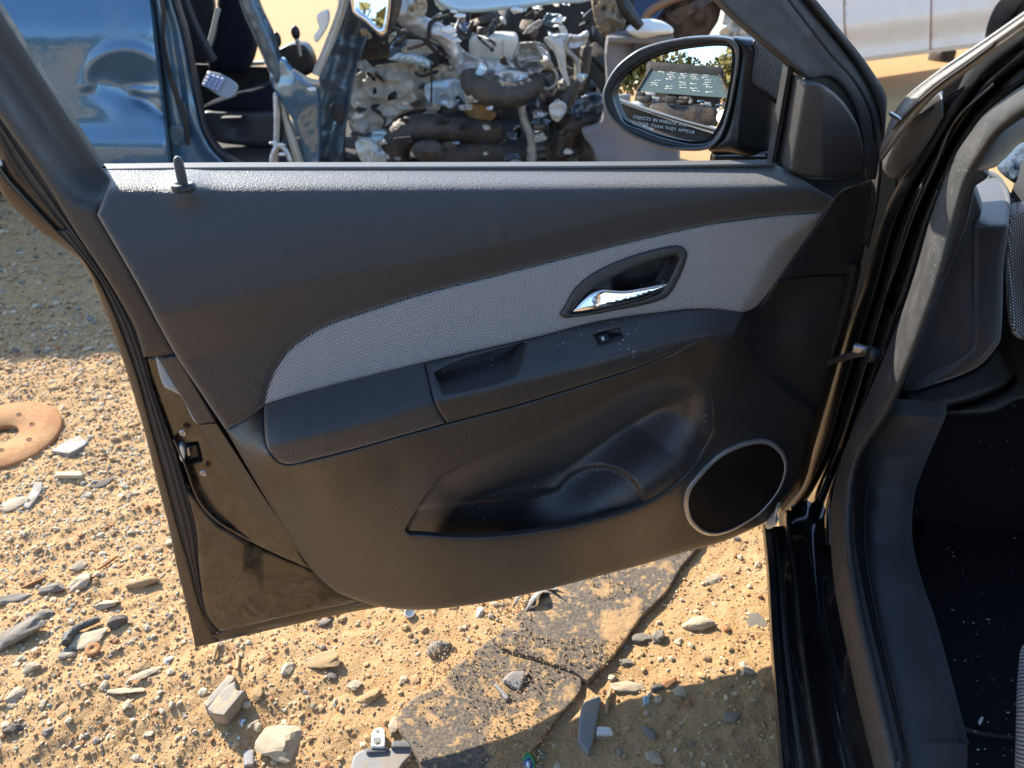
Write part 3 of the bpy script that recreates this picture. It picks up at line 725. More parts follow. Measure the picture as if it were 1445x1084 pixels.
for L_, R2, w_ in (([(1400, 118), (1346, 170), (1316, 236), (1288, 300), (1262, 376), (1240, 440)], [(1404, 121), (1351, 172), (1321, 239), (1292, 303), (1266, 378), (1243, 441)], .084),
                   ([(1300, 262), (1276, 320), (1252, 400), (1232, 470), (1206, 560), (1184, 632)], [(1304, 264), (1280, 322), (1256, 402), (1236, 472), (1210, 562), (1188, 634)], .084),
                   ([(1320, 270), (1298, 330), (1276, 400), (1254, 462), (1226, 540), (1204, 600), (1186, 650)], [(1323, 272), (1301, 332), (1279, 402), (1257, 464), (1229, 542), (1207, 602), (1189, 652)], .088)):
    crb('pillar_flange', L_, R2, body(w_), M['hem'], m=40, ns=6, bulge=.006, rim=.01)
cp('hinge_plate', [(1238, 436, 1), (1270, 440, 1), (1254, 478), (1240, 520), (1212, 560, 1), (1196, 556, 1), (1216, 500)], surf=body(.086), mat=M['black_paint'], step=5, rim=.02, rnd=.004, rpx=5)
# check strap from pillar to door
pa = body(.074)(1240, 497)[0]; pb = door(.0)(1172, 511)[0]
V1 = tube_mesh(smooth3([pa, pa * .6 + pb * .4 + np.array([0, 0, .006]), pb]), .0065, 8)
cs = link_mesh('check_strap', *V1, M['steel'], car)
V, Fc = lathe([(.0001, .012), (.009, .012), (.012, .009), (.012, -.004), (.009, -.006)], body(.072)(1236, 501)[0], -BM, 18)
link_mesh('strap_roller', V, Fc, M['black_plastic'], cs)
V, Fc = rbox(body(.070)(1220, 494)[0], (.035, .012, .014), rotm(-.5), .003); link_mesh('strap_bracket', V, Fc, M['steel'], cs)
cp('hinge_clip', [(1076, 741), (1082, 734), (1090, 728), (1096, 714), (1099, 716), (1095, 731), (1096, 740), (1088, 746), (1079, 747)], surf=body(-.002), mat=M['white_plastic'], step=3, rim=.012, rnd=.004, rpx=4)

# door seal round the opening
SO = [(1450, 121), (1421, 140), (1388, 166), (1368, 193), (1350, 219), (1333, 259), (1316, 300), (1292, 383), (1269, 452), (1241, 522), (1207, 600), (1190, 642), (1174, 705), (1172, 763), (1181, 850), (1209, 976), (1236, 1095)]
SI = [(1450, 162), (1412, 190), (1388, 224), (1368, 257), (1353, 305), (1330, 392), (1312, 445), (1284, 520), (1254, 585), (1216, 642), (1203, 695), (1203, 768), (1220, 869), (1244, 971), (1273, 1095)]
crb('door_seal', SO, SI, body(.076), M['seal'], m=120, ns=13, bulge=.016, rim=.02)
# trim panel inside the sill, running up to the dash
KI = [(1334, 590), (1312, 640), (1290, 700), (1282, 778), (1294, 840), (1316, 908), (1345, 1019), (1364, 1095)]
KO = [(1254, 585), (1216, 642), (1203, 695), (1203, 768), (1220, 869), (1244, 971), (1273, 1095)]
crb('sill_trim', KO, KI, body(lambda x, y: .105 + .0010 * np.maximum(0, x - np.interp(y, [585, 642, 695, 768, 869, 971, 1095], [1254, 1216, 1203, 1203, 1220, 1244, 1273]))), M['sill_trim'], m=70, ns=15, prof=lambda s: .012 * np.sin(s * math.pi) ** .6, rim=.05)
crb('sill_trim_groove', [(1232, 650), (1220, 700), (1218, 768), (1232, 860), (1256, 960), (1286, 1095)], [(1235, 650), (1223, 700), (1221, 768), (1235, 860), (1259, 960), (1289, 1095)], body(.102), M['rubber'], m=50, ns=4, rim=.003, bulge=.001)
# footwell
M['dark_trim0'] = mat('dark_dash_plastic', (.03, .03, .032), .6)
V, Fc = join([rbox((0, 0, 0), (1.5, 2.2, .02), None, 0)])
def carframe(p): # (into car, forward, up) -> world
    p = np.asarray(p, float); return BM * (BK + p[..., 0:1]) + BH * p[..., 1:2] + np.array([0, 0, 1.0]) * (p[..., 2:3] + CZ)
def cbox(name, lo, hi, m, bev=.02, parent=car, **k):
    lo = np.array(lo, float); hi = np.array(hi, float)
    V, F = rbox((lo + hi) / 2, hi - lo, None, bev, 3)
    return link_mesh(name, carframe(V), F, m, parent, **k)
cbox('carpet', (.16, -1.0, .09), (1.55, 1.75, .125), M['carpet'], .01)
cbox('dash_body', (.30, 1.12, .55), (1.42, 1.45, .90), M['dark_trim0'], .05)
cbox('footwell_wall', (.14, 1.35, .1), (1.55, 1.45, .75), M['carpet'], .02)
cp('floor_mat', [(1330, 600, 1), (1460, 600, 1), (1460, 1040, 1), (1430, 1040), (1347, 1021), (1330, 940), (1304, 830), (1300, 740)], surf=flat(.135 + CZ), mat=M['carpet'], step=14, rim=.008, rnd=.003, rpx=6)
crb('mat_edge', [(1346, 1019), (1380, 1031), (1432, 1039)], [(1350, 1024), (1382, 1035), (1432, 1042)], flat(.140 + CZ), M['rubber'], m=20, ns=5, bulge=.004, rim=.004)
_n = 190; _x = RNG.uniform(1310, 1445, _n); _y = RNG.uniform(640, 1084, _n)
_k = fbm(_x / 40, _y / 40, 15, 3) > -.02; _x = _x[_k]; _y = _y[_k]; _n = len(_x); _P = flat(.147 + CZ)(_x, _y); _o = np.array([(1, 0, 0), (-1, 0, 0), (0, .5, 0), (0, -.5, 0), (0, 0, .3), (0, 0, -.3)]); _r = .0007 + .0022 * RNG.random(_n) ** 3
_V = (_o[None] * _r[:, None, None] * RNG.uniform(.5, 1.6, (_n, 6, 3)) + _P[:, None]).reshape(-1, 3)
_F = [tuple(6 * i + k for k in t) for i in range(_n) for t in ((0, 2, 4), (2, 1, 4), (1, 3, 4), (3, 0, 4), (2, 0, 5), (1, 2, 5), (3, 1, 5), (0, 3, 5))]
link_mesh('carpet_litter', _V, _F, M['white_plastic'], car, smooth=False)['kind'] = 'stuff'
cp('mat_clip', [(1381, 1018), (1386, 1011), (1388, 1013), (1384, 1022)], surf=flat(.146 + CZ), mat=M['white_plastic'], step=3, rim=.003)
cp('cushion_front', [(1432, 1095, 1), (1436, 1010), (1446, 972), (1520, 960, 1), (1520, 1095, 1)], surf=body(.22), mat=M['dashfab'], step=7, rim=.08, rnd=.02, rpx=12)
cbox('seat', (.42, -.25, .15), (.92, .33, .40), M['denim'], .05)
# dashboard end
cp('dash_side', [(1374, 262, 1), (1385, 300), (1377, 316, 1), (1374, 400), (1374, 488), (1340, 520), (1292, 550, 1), (1275, 550, 1), (1300, 480), (1330, 394), (1352, 320)], surf=body(lambda x, y: .16 + .0002 * (x - 1275)), mat=M['dash'], step=7, rim=.03, rnd=.004, rpx=5)
cp('dash_front', [(1375, 262, 1), (1396, 247), (1416, 262), (1425, 297), (1416, 378), (1413, 470), (1408, 488), (1376, 520), (1292, 551, 1), (1340, 520), (1374, 489, 1), (1374, 316)], surf=body(lambda x, y: (.178 + .0005 * (x - 1374)) + .0012 * np.maximum(0, 318 - y)), mat=M['dash'], step=6, rim=.03, rnd=.008, rpx=9)
cp('dash_fabric', [(1422, 303), (1450, 294), (1560, 290, 1), (1560, 490, 1), (1445, 480), (1428, 470), (1420, 420)], surf=body(lambda x, y: .24 + .0016 * (x - 1420)), mat=M['dashfab'], step=7, rim=.04, rnd=.012, rpx=10)
cp('dash_shoulder', [(1352, 222, 1), (1384, 236), (1395, 248), (1376, 263, 1), (1366, 310), (1352, 350), (1332, 396, 1), (1316, 396, 1), (1335, 320), (1346, 270)], surf=body(.152), mat=M['dash'], step=6, rim=.02, rnd=.004, rpx=5)
cp('dash_lower', [(1274, 553, 1), (1292, 552, 1), (1376, 522), (1409, 489), (1430, 476), (1560, 486, 1), (1560, 545, 1), (1445, 520), (1416, 546), (1354, 570), (1279, 578)], surf=body(lambda x, y: .17 + .0010 * (x - 1275)), mat=M['trim_side'], step=7, rim=.03, rnd=.008, rpx=7)
cp('dash_underside', [(1282, 580, 1), (1356, 573), (1418, 549), (1446, 523), (1560, 548, 1), (1560, 610, 1), (1445, 566), (1400, 584), (1330, 586)], surf=body(lambda x, y: .20 + .0010 * (x - 1275)), mat=M['trim_side'], step=8, rim=.03, rnd=.008, rpx=7)
cp('dash_vent_pod', [(1383, 240), (1398, 250), (1417, 264), (1428, 280), (1450, 262), (1560, 255, 1), (1560, 300, 1), (1450, 298), (1424, 298), (1414, 262), (1396, 247)], surf=body(lambda x, y: .25 + .001 * (x - 1383)), mat=M['dash'], step=6, rim=.03, rnd=.006, rpx=6)
cp('cloth_bundle', [(1407, 236), (1422, 222), (1446, 202), (1560, 180, 1), (1560, 280, 1), (1446, 264), (1430, 258)], surf=body(lambda x, y: .27 + .001 * (x - 1400) + .02 * fbm(x / 18, y / 18, 5)), mat=M['denim'], step=5, rim=.03, rnd=.012, rpx=8)
cp('pillar_lining', [(1388, 226), (1412, 190), (1450, 162, 1), (1560, 120, 1), (1560, 200, 1), (1446, 200), (1420, 222), (1404, 236), (1378, 240)], surf=body(lambda x, y: .135 + .0007 * (x - 1380)), mat=M['cream'], step=7, rim=.02, rnd=.005, rpx=6)
# windscreen base strip, wing corner and screen
crb('screen_strip', [(1241, 212), (1265, 153), (1310, 112), (1386, 60), (1445, 19), (1475, -2)], [(1243, 230), (1290, 168), (1320, 135), (1338, 122), (1399, 77), (1445, 44), (1475, 24)], body(.05), M['chalk'], m=50, ns=9, prof=lambda s: .006 * np.sin(s * math.pi) + .003 * np.cos(s * 5 * math.pi), rim=.02)
crb('screen_channel', [(1258, 182), (1290, 148), (1324, 118), (1360, 92), (1400, 62)], [(1260, 184), (1292, 150), (1326, 120), (1362, 94), (1402, 64)], body(.044), M['rubber'], m=40, ns=5, bulge=.006, rim=.01)
cp('wing_corner', [(1288, 164, 1), (1300, 146), (1318, 133), (1330, 130), (1333, 164, 1), (1318, 190), (1303, 214), (1272, 250, 1), (1256, 250), (1241, 232, 1), (1262, 200)], surf=body(.075), mat=M['trim_side'], step=5, rim=.006, rnd=.005, rpx=6)
cp('strip_bracket', [(1254, 158), (1260, 160), (1272, 168), (1271, 171), (1262, 168), (1256, 164)], surf=body(.03), mat=M['steel'], step=2.5, rim=.006, rnd=.002, rpx=2)
V = carframe(np.array([(.07, 1.25, .93), (.10, .62, 1.22), (1.35, .62, 1.24), (1.40, 1.30, .95)]))
Vb = V + np.array([0, 0, -.006]); 
link_mesh('windscreen', np.concatenate([V, Vb]), [(0, 1, 2, 3), (7, 6, 5, 4), (0, 3, 7, 4), (1, 0, 4, 5), (2, 1, 5, 6), (3, 2, 6, 7)], glass_thin(), car, smooth=False)
# the rest of the body behind the viewpoint: roof, rear door, far side, bonnet
cbox('roof', (.10, -1.5, 1.25), (1.40, .60, 1.29), M['black_paint'], .015)
cbox('rear_door', (-.02, -1.05, .14), (.06, .06, .93), M['black_paint'], .03)
cbox('door_pillar', (.02, -.02, .14), (.10, .10, 1.27), M['black_paint'], .02)
cbox('far_side', (1.46, -1.6, .14), (1.54, 1.4, .95), M['black_paint'], .03)

# ------------------------------------------------------------------ wing mirror
mc = door(-.15)(955, 130)[0]
din = mc - O_; din /= np.linalg.norm(din)
rout = np.array([-.50, -.85, -.01]); rout /= np.linalg.norm(rout)
NM = rout - din; NM /= np.linalg.norm(NM); MCc = float(NM @ mc)
def mir(v=0.0): return Surf(NM, MCc, v)
BZ = [(850, 134), (856, 115), (868, 96), (880, 84), (900, 70), (928, 60), (964, 53), (990, 51), (1012, 51), (1033, 55), (1042, 66), (1043, 80), (1041, 100), (1036, 130), (1031, 156), (1019, 192), (1005, 208), (988, 213), (965, 213), (940, 211), (904, 199), (880, 186), (860, 166), (852, 150)]
BI = [(864, 133), (869, 120), (878, 108), (895, 94), (916, 82), (940, 73), (964, 67.5), (1000, 63), (1022, 62), (1035, 65), (1038, 76), (1037, 98), (1033, 125), (1028, 150), (1022, 170), (1012, 190), (1000, 201), (976, 204), (950, 199), (928, 193), (902, 183), (880, 173), (870, 155)]
GL = [(866, 134), (872, 120), (881, 110), (897, 97), (917, 85), (940, 76), (964, 70), (1000, 65.5), (1020, 65), (1030, 67), (1033, 76), (1032, 98), (1028, 125), (1023, 149), (1017, 168), (1008, 186), (998, 196), (976, 199), (950, 195), (928, 189), (902, 179), (882, 169), (872, 154)]
mh = patch('wing_mirror', BZ, mir(0), M['black_plastic'], car, step=4, rim=.055, rnd=.006, rpx=4.5, holes=[BI])
patch('bezel_edge', BZ, mir(0), mat('grey_satin_bezel', (.10, .10, .10), .32, bump=[('noise', 300, .0003)]), mh, step=3, rim=.02, rnd=.008, rpx=5, dv=.004,
      holes=[[tuple(np.array(c0m) + (np.array(p) - np.array(c0m)) * np.array([.945, .925])) for p in BZ] for c0m in [(950, 133)]][0:1])
gcx, gcy = 952, 132
def v_gl(x, y):
    P = mir(0)(x, y); r2 = ((P - mc) ** 2).sum(1); return -.016 - r2 / (2 * 1.15)
patch('mirror_glass', GL, mir(v_gl), M['mirror'], mh, step=6, rim=.003)
patch('mirror_backing', BI, mir(-.03), M['black_plastic'], mh, step=10, rim=0)
# housing
patch('mirror_housing', [(1030, 54), (1060, 55), (1076, 58), (1091, 66), (1104, 76), (1116, 92), (1112, 115), (1102, 150), (1096, 190), (1090, 222), (1060, 222), (1030, 216), (1000, 212), (1018, 190), (1030, 156), (1040, 100), (1042, 70)], mir(lambda x, y: .002 - .0009 * np.maximum(0, x - 1040) - .00001 * (y - 130) ** 2 * .02), M['switch'], mh, step=5, rim=.05, rnd=.02, rpx=16)
patch('housing_cap', [(1063, 57), (1078, 60), (1091, 67), (1104, 77), (1114, 92), (1104, 146), (1080, 132), (1068, 125), (1061, 116), (1062, 95), (1065, 75)], mir(lambda x, y: .005 - .0009 * np.maximum(0, x - 1040)), M['trim_side'], mh, step=5, rim=.01, rnd=.004, rpx=4)
patch('mirror_foot', [(1004, 213, 1), (1026, 211), (1060, 211), (1086, 214), (1092, 236, 1), (1040, 236), (1003, 229)], mir(-.03), M['black_paint'], mh, step=5, rim=.05, rnd=.012, rpx=8)
# lettering on the glass
def mtext(s, px, py, size, ang):
    c = bpy.data.curves.new('lettering', 'FONT'); c.body = s; c.size = size; c.extrude = .0001
    c.align_x = 'LEFT'; c.space_character = 1.15
    o = bpy.data.objects.new('lettering', c); COL.objects.link(o)
    xd = mir(0)(px + 30, py + 30 * math.tan(ang))[0] - mir(0)(px, py)[0]; xd /= np.linalg.norm(xd)
    yd = np.cross(NM, xd)
    dg = bpy.context.evaluated_depsgraph_get(); me = bpy.data.meshes.new_from_object(o.evaluated_get(dg))
    pos = mir(v_gl)(px, py)[0] + NM * .0012
    V = np.array([pos + xd * v.co.x + yd * v.co.y for v in me.vertices])
    sag = lambda Q: -((Q - mc) ** 2).sum(-1) / (2 * 1.15)
    V = V + NM * (sag(V) - sag(pos))[:, None]; Fc = [tuple(p.vertices) for p in me.polygons]
    bpy.data.objects.remove(o)
    link_mesh('lettering', V, Fc, M['etch'], mh, smooth=False)
mtext('OBJECTS IN MIRROR ARE', 893, 166.5, .0070, .16)
mtext('CLOSER THAN THEY APPEAR', 892, 174.5, .0070, .16)
# ------------------------------------------------------------------ ground
def gheight(x, y):
    near = sstep(4.2, 3.6, y) * sstep(-3.25, -2.9, x) * sstep(.84, .7, x)
    left = sstep(.1, -.6, x)
    h = .030 * fbm(x * 1.3, y * 1.3, 3, 3) + (.014 + .012 * left) * fbm(x * 7, y * 7, 5, 4) + (.007 + .009 * left) * np.maximum(0, ridge(x * 26, y * 26, 9, 3)) + .005 * fbm(x * 60, y * 60, 12, 3)
    h = h * near
    # hollow shaped towards the viewer on the left to push the door's shadow lower
    h = h - .07 * sstep(.25, -.25, x) * sstep(1.0, .55, y) 
    flatm = np.exp(-((x - .02) / .30) ** 2 - ((y - 1.02) / .35) ** 2)
    return h * (1 - .5 * flatm) - .006
def axis(a, b, st, far):
    c = np.arange(a, b, st); out = [c]
    lo = [a]; s = st
    while lo[-1] > -far: s *= 1.35; lo.append(lo[-1] - s)
    hi = [c[-1]]; s = st
    while hi[-1] < far: s *= 1.35; hi.append(hi[-1] + s)
    return np.concatenate([np.array(lo[1:])[::-1], c, np.array(hi[1:])])
gx = axis(-3.3, .85, .008, 600); gy = axis(.5, 4.3, .008, 600)
GX, GY = np.meshgrid(gx, gy)
GZ = gheight(GX.ravel(), GY.ravel())
V = np.stack([GX.ravel(), GY.ravel(), GZ], 1)
nx = len(gx); ny = len(gy)
i, j = np.meshgrid(np.arange(nx - 1), np.arange(ny - 1)); a = (j * nx + i).ravel()
Fq = np.stack([a, a + 1, a + nx + 1, a + nx], 1)
def fast_mesh(name, V, F, mats, origin=(0, 0, 0), smooth=True, fmat=None):
    me = bpy.data.meshes.new(name); k = F.shape[1]
    me.vertices.add(len(V)); me.vertices.foreach_set('co', (V - np.array(origin)).astype(np.float32).ravel())
    me.loops.add(F.size); me.loops.foreach_set('vertex_index', F.astype(np.int32).ravel())
    me.polygons.add(len(F)); me.polygons.foreach_set('loop_start', np.arange(0, F.size, k, dtype=np.int32))
    me.polygons.foreach_set('loop_total', np.full(len(F), k, np.int32))
    for m in mats: me.materials.append(m)
    me.polygons.foreach_set('use_smooth', np.full(len(F), smooth))
    if fmat is not None: me.polygons.foreach_set('material_index', fmat.astype(np.int32))
    me.update(calc_edges=True); me.validate()
    o = bpy.data.objects.new(name, me); COL.objects.link(o); o.location = origin
    ORG[o.name] = np.array(origin, float); return o
M['dirt'] = mat('ochre_dirt', (.47, .258, .10), .95, spec=.15, vary=[(1.6, .5, (.50, .31, .14)), (9, .55, (.40, .20, .065)), (45, .6, (.52, .35, .175)), (240, .45, (.33, .185, .08)), (420, .5, (.60, .44, .25))], bump=[('noise', 130, .003), ('noise', 420, .0012)])
g = fast_mesh('ground', V, Fq, [M['dirt']]); props(g, kind='structure')

# stones
SM = {
 'ochre': mat('ochre_stone', (.44, .28, .13), .9, vary=[(30, .6, (.50, .35, .19)), (120, .4, (.40, .25, .12))], bump=[('noise', 90, .001)]),
 'tan': mat('pale_tan_stone', (.52, .41, .27), .9, vary=[(30, .6, (.60, .50, .36)), (120, .4, (.44, .33, .2))], bump=[('noise', 90, .001)]),
 'grey': mat('grey_stone', (.26, .222, .175), .85, vary=[(40, .6, (.36, .31, .24)), (130, .5, (.16, .135, .105))], bump=[('noise', 110, .001)]),
 'dark': mat('dark_grey_stone', (.12, .10, .08), .85, vary=[(40, .6, (.19, .155, .12))], bump=[('noise', 110, .001)]),
 'rust': mat('reddish_stone', (.34, .15, .06), .9, vary=[(40, .6, (.42, .24, .12))], bump=[('noise', 110, .001)]),
 'white': mat('white_stone', (.66, .63, .56), .8, vary=[(40, .5, (.5, .46, .4))], bump=[('noise', 90, .001)]),
}
def rock_shape(seed, sub=2, fl=.6, nchip=9):
    r = np.random.default_rng(seed); V, F = ico(sub)
    d = np.ones(len(V))
    for k in range(nchip):                                  # planar chips
        n = r.normal(size=3); n /= np.linalg.norm(n); c = r.uniform(.55, .95)
        h = V @ n; d = np.where(h * d > c, c / np.maximum(h, 1e-6), d)
    V = V * d[:, None]
    for k in range(5):
        n = r.normal(size=3); ph = r.uniform(0, 6); V = V * (1 + .05 * np.sin(V @ n * 3.5 + ph))[:, None]
    if sub > 2: V = V * (1 + .10 * fbm(V[:, 0] * 3 + seed, V[:, 1] * 3 + V[:, 2] * 2.3, seed, 4))[:, None]
    V[:, 0] *= r.uniform(1.0, 1.5); V[:, 1] *= r.uniform(.7, 1.0); V[:, 2] *= fl * r.uniform(.7, 1.2)
    return V, F
ROCKS = []
for s in range(30):
    V, F = rock_shape(100 + s, 2 if s < 14 else 3, nchip=9 if s < 14 else 13)
    me = bpy.data.meshes.new('stone'); me.from_pydata(V.tolist(), [], F); me.polygons.foreach_set('use_smooth', [False] * len(F)); me.update()
    ROCKS.append(me)
rmesh = {}
def rock_mesh(s, kind):
    if (s, kind) not in rmesh:
        me = ROCKS[s].copy(); me.materials.append(SM[kind]); rmesh[(s, kind)] = me
    return rmesh[(s, kind)]
def gz(x, y): return float(gheight(np.array([x]), np.array([y]))[0])
def stone(x, y, r, kind, s, az, label, group=None, cat='stone', sc_=(1, 1, 1), name='stone', sink=.25):
    o = bpy.data.objects.new(name, rock_mesh(s, kind)); COL.objects.link(o)
    o.location = (x, y, gz(x, y) + r * sc_[2] * (.45 - sink)); o.scale = (r * sc_[0], r * sc_[1], r * sc_[2]); o.rotation_euler = (random.uniform(-.25, .25), random.uniform(-.25, .25), az)
    ORG[o.name] = np.array(o.location)
    return props(o, label, cat, group)
def gpx(px, py):
    p = gp(px, py)
    for _ in range(4): p = gp(px, py, gz(p[0], p[1]))
    return p
named = [  # px, py, radius px, kind, label, scale
 (16, 906, 30, 'grey', 'large grey stone with a broken ochre edge at the far left of the dirt', (1.35, .7, .8), .9),
 (140, 686, 16, 'dark', 'flat dark grey stone lying in glass crumbs left of the open door', (1.2, .8, .35), .5),
 (116, 825, 19, 'tan', 'upright tan stone nearest the lower left edge of the open door', (1, .8, 1.0), 1.1),
 (76, 832, 15, 'grey', 'speckled grey stone beside the upright tan stone', (1.1, .8, .8), .2),
 (203, 822, 15, 'ochre', 'rounded ochre stone against the lower left edge of the open door', (1.2, .8, .7), .3),
 (46, 825, 14, 'rust', 'reddish brown stone left of the speckled grey stone', (1.3, .7, .7), .5),
 (20, 847, 15, 'grey', 'low grey stone above the large grey stone at far left', (1.3, .7, .6), .4),
 (146, 855, 16, 'tan', 'blunt tan stone above the curved black hose', (1.3, .7, .7), .1),
 (165, 882, 18, 'dark', 'split dark grey stone at the right end of the curved black hose', (.9, .8, .8), .9),
 (120, 905, 26, 'tan', 'flat grey tan slab lying under the curved black hose', (1.3, .8, .3), .5),
 (14, 715, 20, 'tan', 'flat pale yellow stone near the left border below the rusty disc', (1.2, .8, .4), .1),
 (60, 868, 15, 'grey', 'flat grey stone between the large grey stone and the blunt tan stone', (1.2, .8, .5), .4),
 (237, 933, 8, 'white', 'small bright white stone below the lower corner of the open door', (1, 1, 1), .4),
 (208, 950, 18, 'tan', 'thin pale slab lying below the small bright white stone', (1.3, .6, .3), .6),
 (178, 975, 17, 'tan', 'long flat tan stone left of the thin pale slab', (1.5, .5, .35), .1),
 (620, 919, 17, 'grey', 'blocky grey stone standing alone on sand below the door trim', (1, .9, .9), .2),
 (450, 935, 21, 'ochre', 'broad ochre stone lying left of the blocky grey stone', (1.3, .9, .55), .1),
 (523, 985, 15, 'ochre', 'rounded ochre stone above the white metal link', (1, .9, .9), .6),
 (501, 968, 11, 'tan', 'small tan stone touching the rounded ochre stone', (1, .9, .7), .2),
 (397, 1052, 33, 'tan', 'biggest pale tan rock at the bottom edge left of the plastic bracket', (.9, 1.2, .7), -.5),
 (985, 880, 17, 'tan', 'broken tan stone nearest the car sill with a dark hollow side', (1.1, .9, .8), .1),
 (906, 902, 16, 'grey', 'low grey stone beside the edge of the dusty strip', (1.2, .8, .7), .2),
 (930, 900, 12, 'grey', 'upright grey chip right of the low grey stone', (.8, .8, 1.0), .8),
 (884, 936, 11, 'grey', 'pale grey stone above the right end of the dusty strip', (1.1, .8, .7), .2),
 (926, 973, 10, 'dark', 'small dark stone on sand just above the shade of the door', (1.2, .8, .7), .2),
 (945, 965, 11, 'rust', 'reddish stone just right of the small dark stone', (1.3, .7, .6), .5),
 (886, 970, 15, 'tan', 'flat tan stone above the grey plastic strip', (1.3, .8, .4), .0),
 (20, 1030, 14, 'dark', 'dark rough stone lying near the bottom left corner', (1.2, .8, .8), .5),
 (68, 1033, 10, 'grey', 'little grey stone between two pale stones at bottom left', (1, .9, .9), .9),
 (1008, 818, 13, 'tan', 'round pale stone in sand below the speaker', (1, 1, .6), .2),
 (1068, 880, 16, 'grey', 'flat grey slab half buried against the car sill', (.8, 1.5, .25), .2),
 (118, 820, 10, 'rust', 'small rust red stone behind the upright tan stone', (1.2, .8, .6), .2),
]
for k, (px, py, rp, kind, lab, s_, az) in enumerate(named):
    p = gpx(px, py); zc = (p - O_) @ F_; r = rp * zc / FPX
    me = None
    stone(p[0], p[1], r * .95, kind, 14 + k % 16, az, lab, sc_=s_)
# many alike stones lying loose
LABS = {'ochre': 'ochre stone lying loose on the dirt', 'tan': 'pale tan stone lying loose on the dirt', 'grey': 'grey stone chip lying loose on the dirt',
        'dark': 'dark grey stone chip lying loose on the dirt', 'rust': 'rust coloured stone chip lying loose on the dirt', 'white': 'whitish stone chip lying loose on the dirt'}
n = 0
while n < 250:
    if random.random() < .75: x = random.uniform(-1.75, -.45); y = random.uniform(.68, 2.3)
    else: x = random.uniform(-.5, .6); y = random.uniform(.72, 1.5)
    if x > -.45 and -.1 < x - (y - .9) * .7 < .25 and random.random() < .8: continue
    q = np.array([x, y, 0]) - O_; zc = q @ F_; ppx = CX + FPX * q[0] / zc; ppy = CY - FPX * (q @ U_) / zc
    if not (-20 < ppx < 1080 and 480 < ppy < 1090): continue
    r = .006 + .012 * random.random() ** 2.2
    kind = random.choices(['ochre', 'tan', 'grey', 'dark', 'rust', 'white'], [38, 38, 12, 3, 8, 2])[0]
    size = 'tiny' if r < .0085 else 'small' if r < .012 else 'middling'
    where = 'beside the rusty disc left of the door' if ppx < 300 and ppy < 720 else 'in the lower left corner of the dirt' if ppx < 300 else 'on the sand in front of the door' if ppx < 760 else 'on the sand close to the car sill'
    stone(x, y, r, kind, random.randrange(14), random.uniform(0, 6.3), size + ' ' + LABS[kind].replace('on the dirt', where), size + ' ' + kind + ' stones ' + where, sc_=(1, 1, random.uniform(.5, 1)))
    n += 1

# gravel: too many to count
def scatter(name, N, region, rr, kinds, base, flat_=.6, dens=None, smooth=False):
    x = RNG.uniform(region[0], region[1], N * 3); y = RNG.uniform(region[2], region[3], N * 3)
    keep = np.ones(len(x), bool)
    if dens is not None: keep = RNG.random(len(x)) < dens(x, y)
    x = x[keep][:N]; y = y[keep][:N]; n = len(x)
    z = gheight(x, y)
    BV, BF = base; BF = np.array(BF); nv = len(BV)
    r = rr(n)
    Q = RNG.normal(size=(n, 4)); Q /= np.linalg.norm(Q, axis=1)[:, None]
    w, a, b, c = Q.T
    Rm = np.stack([1 - 2 * (b * b + c * c), 2 * (a * b - c * w), 2 * (a * c + b * w), 2 * (a * b + c * w), 1 - 2 * (a * a + c * c), 2 * (b * c - a * w), 2 * (a * c - b * w), 2 * (b * c + a * w), 1 - 2 * (a * a + b * b)], 1).reshape(n, 3, 3)
    S = RNG.uniform(.6, 1.35, (n, 1, 3))
    J = 1 + RNG.uniform(-.22, .22, (n, nv, 1))
    VV = (BV[None] * S * J) @ np.transpose(Rm, (0, 2, 1)) * r[:, None, None]
    VV[:, :, 2] *= flat_
    VV += np.stack([x, y, z + r * .25], 1)[:, None]
    FF = (BF[None] + (np.arange(n) * nv)[:, None, None]).reshape(-1, BF.shape[1])
    fm = np.repeat(RNG.choice(len(kinds), n), len(BF))
    o = fast_mesh(name, VV.reshape(-1, 3), FF, kinds, smooth=smooth, fmat=fm)
    props(o, kind='stuff'); return o
LEFTD = lambda x, y: np.where(x < -.35, 1.0, .55)
octa = (np.array([(1, 0, 0), (-1, 0, 0), (0, 1, 0), (0, -1, 0), (0, 0, 1), (0, 0, -1)], float), [(0, 2, 4), (2, 1, 4), (1, 3, 4), (3, 0, 4), (2, 0, 5), (1, 2, 5), (3, 1, 5), (0, 3, 5)])
PAL = [SM['ochre'], SM['tan'], SM['ochre'], SM['ochre'], SM['tan'], SM['rust'], SM['ochre'], SM['tan'], SM['ochre'], SM['grey']]
scatter('grit', 62000, (-1.9, .6, .62, 2.4), lambda n: .0010 + .0020 * RNG.random(n) ** 2, PAL[:9], octa, .8, LEFTD)
scatter('gravel', 24000, (-2.2, .62, .6, 2.6), lambda n: .0020 + .0040 * RNG.random(n) ** 2.6, PAL, ico(1), .7, LEFTD)
cube = (np.array([(-1, -1, -1), (1, -1, -1), (1, 1, -1), (-1, 1, -1), (-1, -1, 1), (1, -1, 1), (1, 1, 1), (-1, 1, 1)], float) * .6, [(0, 3, 2, 1), (4, 5, 6, 7), (0, 1, 5, 4), (1, 2, 6, 5), (2, 3, 7, 6), (3, 0, 4, 7)])
GLS = mat('greenish_glass_crumbs', (.60, .64, .50), .12, spec=.8, coat=1)
GLD = lambda x, y: np.exp(-((x + 1.1) / .5) ** 2 - ((y - 1.55) / .42) ** 2) + .05 * (x < -.2) * (y < 1.4)
scatter('glass_crumbs', 5200, (-2.1, .2, .65, 2.3), lambda n: .0020 + .0022 * RNG.random(n) ** 2, [GLS], cube, .8, GLD)
